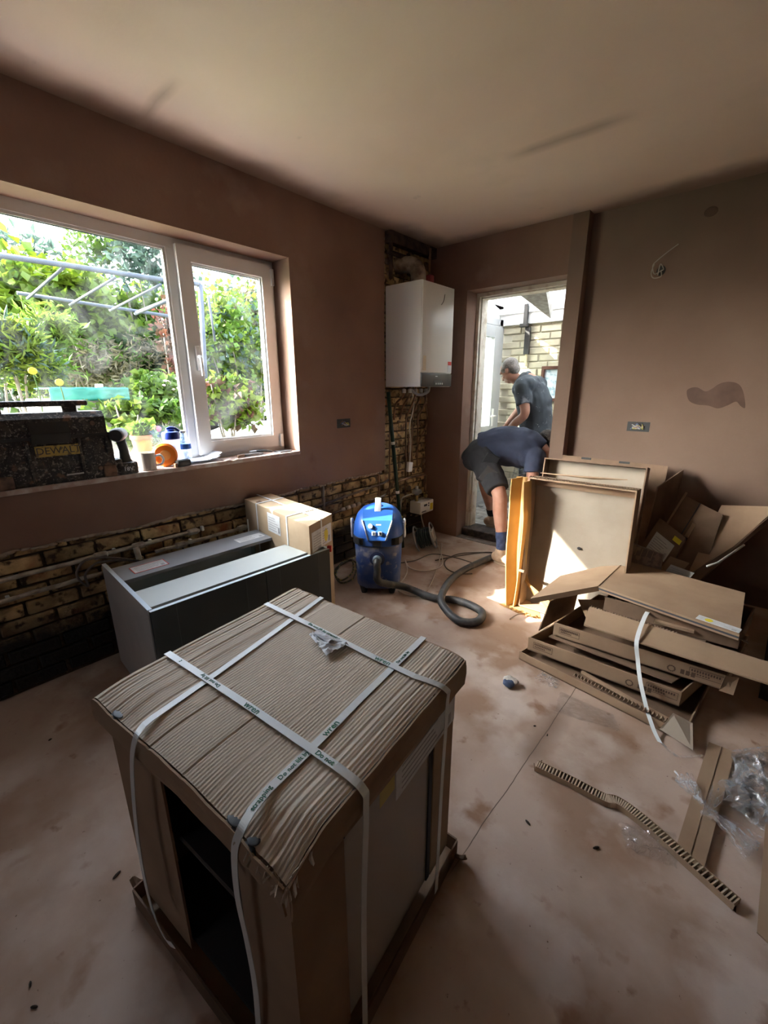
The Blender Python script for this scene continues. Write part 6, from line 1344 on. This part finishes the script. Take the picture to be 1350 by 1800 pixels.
# ================================================================= GARDEN OUTSIDE THE WINDOW
gr = mat('rough_grass', (.10, .17, .04), .95, (.20, .20, .08), 3, bump=.5)
gd = struct(B(MB().box(-22, -.31, -14, 16, -.35, -.25), 'ground', gr)); struct(B(MB().box(-22, 8, 5.2, 16, -.35, -.25), 'ground_side', gr))
struct(B(MB().box(-1.3, -.31, -5, 5, -.25, -.10), 'path', mat('pale_bounce_paving', (.58, .55, .50), .9, (.48, .45, .41), 5)))  # path made wide and pale to bounce sunlight onto the ceiling
def leafmat(name, c1, c2, rough=.5): return mat(name, tuple(x*.42 for x in c1), rough, tuple(x*.42 for x in c2), 2.5, .4, .62, trans=.45, spec=.3)
LM = [leafmat('leaf_yellow_green', (.30, .42, .03), (.16, .28, .02)), leafmat('leaf_mid_green', (.10, .22, .03), (.20, .34, .04)), leafmat('leaf_dark_green', (.025, .07, .018), (.06, .12, .025)),
      leafmat('leaf_fresh', (.20, .38, .05), (.34, .45, .06)), leafmat('leaf_red', (.20, .07, .05), (.16, .10, .05)), leafmat('leaf_blue_green', (.16, .26, .20), (.10, .18, .12)), leafmat('straw', (.38, .33, .20), (.25, .22, .13))]
bark = mat('grey_bark', (.22, .19, .15), .9, (.12, .10, .08), 20)
def foliage(mb, c, r, n, size, rng, narrow=.42, up_=0.0, shell=.55):
    for _ in range(n):
        d = V((rng.gauss(0, 1), rng.gauss(0, 1), rng.gauss(0, 1))).normalized(); k = shell+(1-shell)*rng.random()
        q = V((c[0]+d.x*r[0]*k, c[1]+d.y*r[1]*k, c[2]+d.z*r[2]*k))
        a = V((rng.gauss(0, 1), rng.gauss(0, 1), rng.gauss(0, .8)+up_)).normalized(); b = a.cross(V((rng.gauss(0, 1), rng.gauss(0, 1), rng.gauss(0, 1)))).normalized()
        s = size*(.6+.8*rng.random()); w_ = b*s*narrow; nn_ = a.cross(b)*s*.15
        i = len(mb.v); mb.v += [tuple(q), tuple(q+a*s*.5+w_-nn_), tuple(q+a*s), tuple(q+a*s*.5-w_-nn_)]; mb.f += [(i, i+1, i+2), (i, i+2, i+3)]
def shrub(name, label, c, r, n, size, mt, seed, cat='shrub', group=None, lobes=7, stems=5, narrow=.42, up_=0., ground=-.25, mt2=None):
    rng = random.Random(seed); t = thing(name, label, cat, (c[0], c[1], ground), group=group); mb = MB(); st = MB(); m2 = MB()
    for k in range(lobes):
        o_ = V((rng.uniform(-.65, .65)*r[0], rng.uniform(-.65, .65)*r[1], rng.uniform(-.6, .65)*r[2])); f = .45+.3*rng.random()
        foliage(mb, V(c)+o_, [x*f for x in r], n//lobes, size, rng, narrow, up_, .25)
        if mt2: foliage(m2, V(c)+o_, [x*f*1.05 for x in r], n//lobes//4, size, rng, narrow, up_, .5)
    for k in range(stems):
        e = V(c)+V((rng.uniform(-.6, .6)*r[0], rng.uniform(-.6, .6)*r[1], rng.uniform(.0, .8)*r[2])); b_ = V((c[0]+rng.uniform(-.15, .15), c[1]+rng.uniform(-.15, .15), ground))
        st.tube(catmull([b_, b_.lerp(e, .5)+V((rng.uniform(-.1, .1), rng.uniform(-.1, .1), .05)), e], 4), [.022, .02, .018, .016, .014, .012, .010, .008, .005], 5)
    link('foliage', mb.mesh('foliage'), mt, t, rec=False)['kind'] = 'stuff'
    if mt2: link('light_foliage', m2.mesh('light_foliage'), mt2, t, rec=False)['kind'] = 'stuff'
    B(st, 'stem', bark, t, True); return t
def at(px, py, x): q = PX(px, py, x); return (q.x, q.y, q.z)
# hedge of tall shrubs across the garden
shrub('yellow_shrub', 'tall yellow-green leafy shrub on the left behind the pergola frame', at(60, 575, -5.2), (.8, 1.1, .80), 4200, .13, LM[0], 1, lobes=9, mt2=LM[3])
shrub('green_shrub', 'broad bright green shrub behind the middle of the pergola', at(190, 590, -5.6), (.9, 1.25, .86), 4600, .12, LM[3], 2, lobes=9, mt2=LM[0])
shrub('green_shrub', 'dense mid-green shrub behind the pergola beside the mullion', at(290, 600, -5.8), (.9, 1.1, .86), 4200, .12, LM[1], 3, lobes=9, mt2=LM[3])
shrub('dark_shrub', 'dark shrub at the left edge of the window view', at(10, 620, -6.6), (.8, .9, .8), 2000, .12, LM[2], 4)
shrub('tall_sapling', 'tall thin sapling rising above the hedge near the mullion', at(255, 455, -5.2), (.5, .75, .6), 900, .12, LM[5], 5, 'tree', lobes=10, narrow=.3, up_=.8)
shrub('tall_sapling', 'thin sapling tip standing against the white sky left of centre', at(155, 450, -5.4), (.3, .4, .55), 380, .11, LM[1], 6, 'tree', lobes=8, narrow=.3, up_=.8)
shrub('feathery_tree', 'feathery pale tree top against the sky at the upper left', at(40, 455, -6.2), (.7, .9, .45), 700, .16, LM[5], 7, 'tree', lobes=7, narrow=.16)
shrub('pale_bush', 'pale feathery green bush close to the window at the left edge', at(5, 625, -2.5), (.30, .38, .34), 2600, .10, LM[3], 8, narrow=.09, up_=.3, mt2=LM[5])
shrub('pale_bush', 'bright feathery bush just outside behind the toolbox', at(40, 600, -3.1), (.4, .45, .32), 2400, .11, LM[3], 9, narrow=.10, up_=.3)
shrub('brown_thicket', 'straw-brown tangled thicket behind the green tarpaulin', at(185, 640, -4.4), (.5, 1.0, .50), 2200, .10, LM[6], 10, narrow=.12, mt2=LM[1], stems=16)
shrub('dark_shrub', 'dark green shrub filling the gap under the hedge beside the mullion', at(285, 650, -4.9), (.5, 1.0, .6), 2600, .09, LM[2], 11, mt2=LM[1])
shrub('red_shrub', 'small red-leaved shrub seen just left of the mullion', at(292, 600, -3.8), (.25, .28, .45), 700, .08, LM[4], 12)
shrub('flowering_bush', 'leafy bush with pale pink flowers left of the mullion', at(285, 695, -2.4), (.28, .36, .28), 1700, .075, LM[1], 13, mt2=LM[3])
shrub('casement_shrub', 'tall light green shrub filling the casement view', at(425, 625, -3.9), (.5, .95, .95), 3600, .085, LM[3], 14, lobes=10, mt2=LM[5])
shrub('casement_shrub', 'brownish twiggy hedge high behind the casement view', at(450, 600, -5.2), (.7, 1.0, .95), 3000, .09, LM[6], 15, lobes=8, mt2=LM[1], stems=14)
shrub('low_bush', 'low green bush with yellow-red leaves at the foot of the casement', at(400, 710, -2.0), (.22, .35, .30), 900, .08, LM[0], 16, mt2=LM[4])
shrub('low_bush', 'low bright bush outside below the smeared pane', at(245, 745, -1.5), (.20, .45, .20), 900, .07, LM[1], 17, mt2=LM[3])
shrub('dark_shrub', 'dark hedge mass at the far right behind the casement', at(480, 660, -7.0), (1.0, 1.6, 1.1), 3000, .14, LM[2], 18)
shrub('dark_shrub', 'dark hedge mass behind the yellow and green shrubs', at(150, 640, -7.6), (1.0, 3.2, 1.15), 5200, .16, LM[2], 19, lobes=12, mt2=LM[1])
# flowers
fl_w = mat('pale_petals', (.75, .62, .62), .6, trans=.3); fl_y = mat('yellow_petals', (.85, .60, .03), .5, trans=.3)
rng = random.Random(3)
t = thing('pink_flowers', 'scattered pale pink blooms over the flowering bush', 'flowers', at(275, 680, -2.2))
mb = MB()
for k in range(34): q = V(at(245+rng.random()*75, 660+rng.random()*60, -2.1-rng.random()*.3)); mb.ell(q, (.018, .018, .012), n=7, m=5)
o = B(mb, 'bloom', fl_w, t, True); o['kind'] = 'stuff'
for k, (px, py, x_, lb) in enumerate(((57, 652, -1.4, 'yellow flower head on a tall stem at the left of the window'), (104, 672, -1.4, 'yellow flower head on a stem rising above the toolbox handle'))):
    q = V(at(px, py, x_)); t = thing('yellow_flower', lb, 'flower', (q.x, q.y, -.25))
    mb = MB(); 
    for a in range(12):
        c_ = math.cos(a*.5236); s_ = math.sin(a*.5236); mb.ell(q+V((.004, c_*.016, s_*.014)), (.004, .011, .010), n=7, m=5)
    B(mb, 'petals', fl_y, t, True); B(MB().ell(q, (.010, .012, .010), n=8), 'centre', mat('ochre_centre', (.5, .28, .02), .7), t, True); B(MB().tube(catmull([q, q+V((0, .01, -.2)), q+V((.0, -.01, -.6)), V((q.x, q.y, -.25))], 4), .004, 5), 'stem', LM[1], t, True)
# pergola frame of metal poles
pm_ = mat('galvanised_pole', (.055, .065, .085), .7)
t = thing('pergola_frame', 'grey metal pole frame standing in the garden above the shrubs', 'frame', at(200, 500, -2.2))
xf, xb = -2.2, -2.9
def pole(a, b, r, nm='pole'): B(MB().tube([a, b], r, 8), nm, pm_, t, True)
pole(V(at(-60, 440, xf)), V(at(302, 494, xf)), .022); pole(V(at(30, 515, xb)), V(at(300, 556, xb)), .017)
for a, b in (((112, 470), (48, 525)), ((203, 488), (123, 536)), ((283, 500), (193, 546)), ((0, 452), (-30, 500))): pole(V(at(*a, xf)), V(at(*b, xb)), .012)
pole(V(at(300, 526, xf+.1)), V(at(238, 551, xb)), .020); pole(V(at(352, 500, xf)), V(at(368, 800, xf)), .026, 'post'); pole(V(at(302, 493, xf)), V(at(352, 500, xf)), .022); pole(V(at(366, 520, xf)), V(at(378, 600, xf)), .012)
pole(V(at(-60, 440, xf)), V(at(-60, 800, xf)), .026, 'post')
# covered box under a green tarpaulin
P0 = V(at(70, 702, -1.75)); P1 = V(at(225, 697, -1.75))
t = thing('covered_bench', 'low bench under a teal green tarpaulin across the garden', 'tarpaulin', (-1.9, (P0.y+P1.y)/2, -.25))
tz = P0.z+.085
B(MB().cbox(-2.15, -1.74, P0.y-.02, P1.y, -.25, P0.z, .01), 'base', mat('grey_board', (.35, .33, .33), .8), t)
tpm = mat('teal_tarpaulin', (.012, .17, .14), .4, (.04, .25, .20), 8, bump=.6, bscale=14)
B(MB().grid(lambda u, v: V((-1.72-.45*v, P0.y+.06+(P1.y-P0.y-.06)*u, tz+.010*N3((u*8, v*4, 1)))), 24, 8, .01), 'tarpaulin_top', tpm, t, True)
B(MB().grid(lambda u, v: V((-1.72+.015*N3((u*9, v*4, 3)), P0.y+.06+(P1.y-P0.y-.06)*u, tz-.10*v+.012*N3((u*9, 0, 7))*v)), 30, 6, .006), 'tarpaulin_front', tpm, t, True)
q = V(at(173, 667, -1.8)); B(MB().cbox(-1.84, -1.79, q.y-.025, q.y+.025, tz, tz+.03, .005), 'stone_weight', mat('pale_stone', (.6, .56, .5), .8), t)
# terracotta pot with flowers right outside
q = V(at(252, 790, -.62)); t = thing('flower_pot', 'terracotta pot with yellow and red flowers outside the window', 'plant pot', (q.x, q.y, q.z-.05))
B(MB().lathe([(.045, -.05), (.062, .07), (.068, .07), (.068, .095), (.058, .095), (.055, .08), (.001, .075)], 20, Tm(q)), 'pot', mat('terracotta', (.28, .085, .04), .8), t, 'a')
mb = MB(); foliage(mb, q+V((0, .02, .13)), (.05, .06, .06), 200, .05, random.Random(4)); link('foliage', mb.mesh('foliage'), LM[3], t, rec=False)['kind'] = 'stuff'
B(MB().ell(q+V((.03, .06, .135)), (.022, .024, .018), n=9).ell(q+V((.03, .075, .15)), (.012, .014, .012), n=9), 'yellow_bloom', fl_y, t, True); B(MB().ell(q+V((.03, .10, .13)), (.022, .022, .018), n=9), 'red_bloom', mat('red_petals', (.6, .05, .05), .5), t, True)
t = tag(B(MB().cbox(-.95, -.31, .2, 2.2, -.10, q.z-.052, .01), 'garden_table', mat('weathered_table', (.16, .165, .17), .6), None), 'pale weathered ledge outside the window carrying the flower pot', 'table')
# pale van-like vehicle glimpsed low in the casement
q = V(at(440, 750, -2.4)); t = thing('pale_vehicle', 'pale vehicle with sloping dark glazing low outside the casement', 'vehicle', (q.x, q.y, -.25))
B(MB().prism([(q.y-.35, -.25), (q.y+.6, -.25), (q.y+.6, q.z+.02), (q.y+.05, q.z+.02), (q.y-.35, q.z-.08)], 'x', q.x-.5, q.x), 'box', M_['white'], t)
B(MB().slab([(q.x-.46, q.y-.18, q.z+.0), (q.x-.04, q.y-.18, q.z+.0), (q.x-.10, q.y+.10, q.z+.13), (q.x-.40, q.y+.10, q.z+.13)], .01), 'glazing', mat('dark_glazing', (.10, .14, .17), .1), t)
B(MB().slab([(q.x-.40, q.y+.10, q.z+.13), (q.x-.10, q.y+.10, q.z+.13), (q.x-.06, q.y+.55, q.z+.10), (q.x-.44, q.y+.55, q.z+.10)], .012), 'top', M_['white'], t)
# ================================================================= groups of like things
for key, g in {'water_pipe': 'water pipes along the bare brick', 'flat_tray': 'shallow cardboard trays stacked in the pile', 'cardboard_tray': 'open trays standing against the right wall', 'cardboard_sheet': 'dark card sheets leaning behind the trays',
               'floor_cable': 'cables trailing on the floor by the vacuum', 'plastic_bag': 'clear bags on the floor', 'film_wad': 'wads of clear film at the right', 'debris': 'bits of debris on the floor', 'plastic_strap': 'loose packing straps by the pile',
               'socket_box': 'recessed socket boxes', 'person': 'men working in the doorway', 'yellow_flower': 'yellow flowers outside the window', 'torn_liner': 'torn liner scraps in the pile', 'green_shrub': 'garden shrubs', 'yellow_shrub': 'garden shrubs',
               'dark_shrub': 'garden shrubs', 'casement_shrub': 'garden shrubs', 'low_bush': 'garden shrubs', 'pale_bush': 'garden shrubs', 'tall_sapling': 'garden saplings'}.items():
    for o in bpy.data.objects:
        if o.parent is None and o.get('category') and o.name.split('.')[0] == key: o['group'] = g
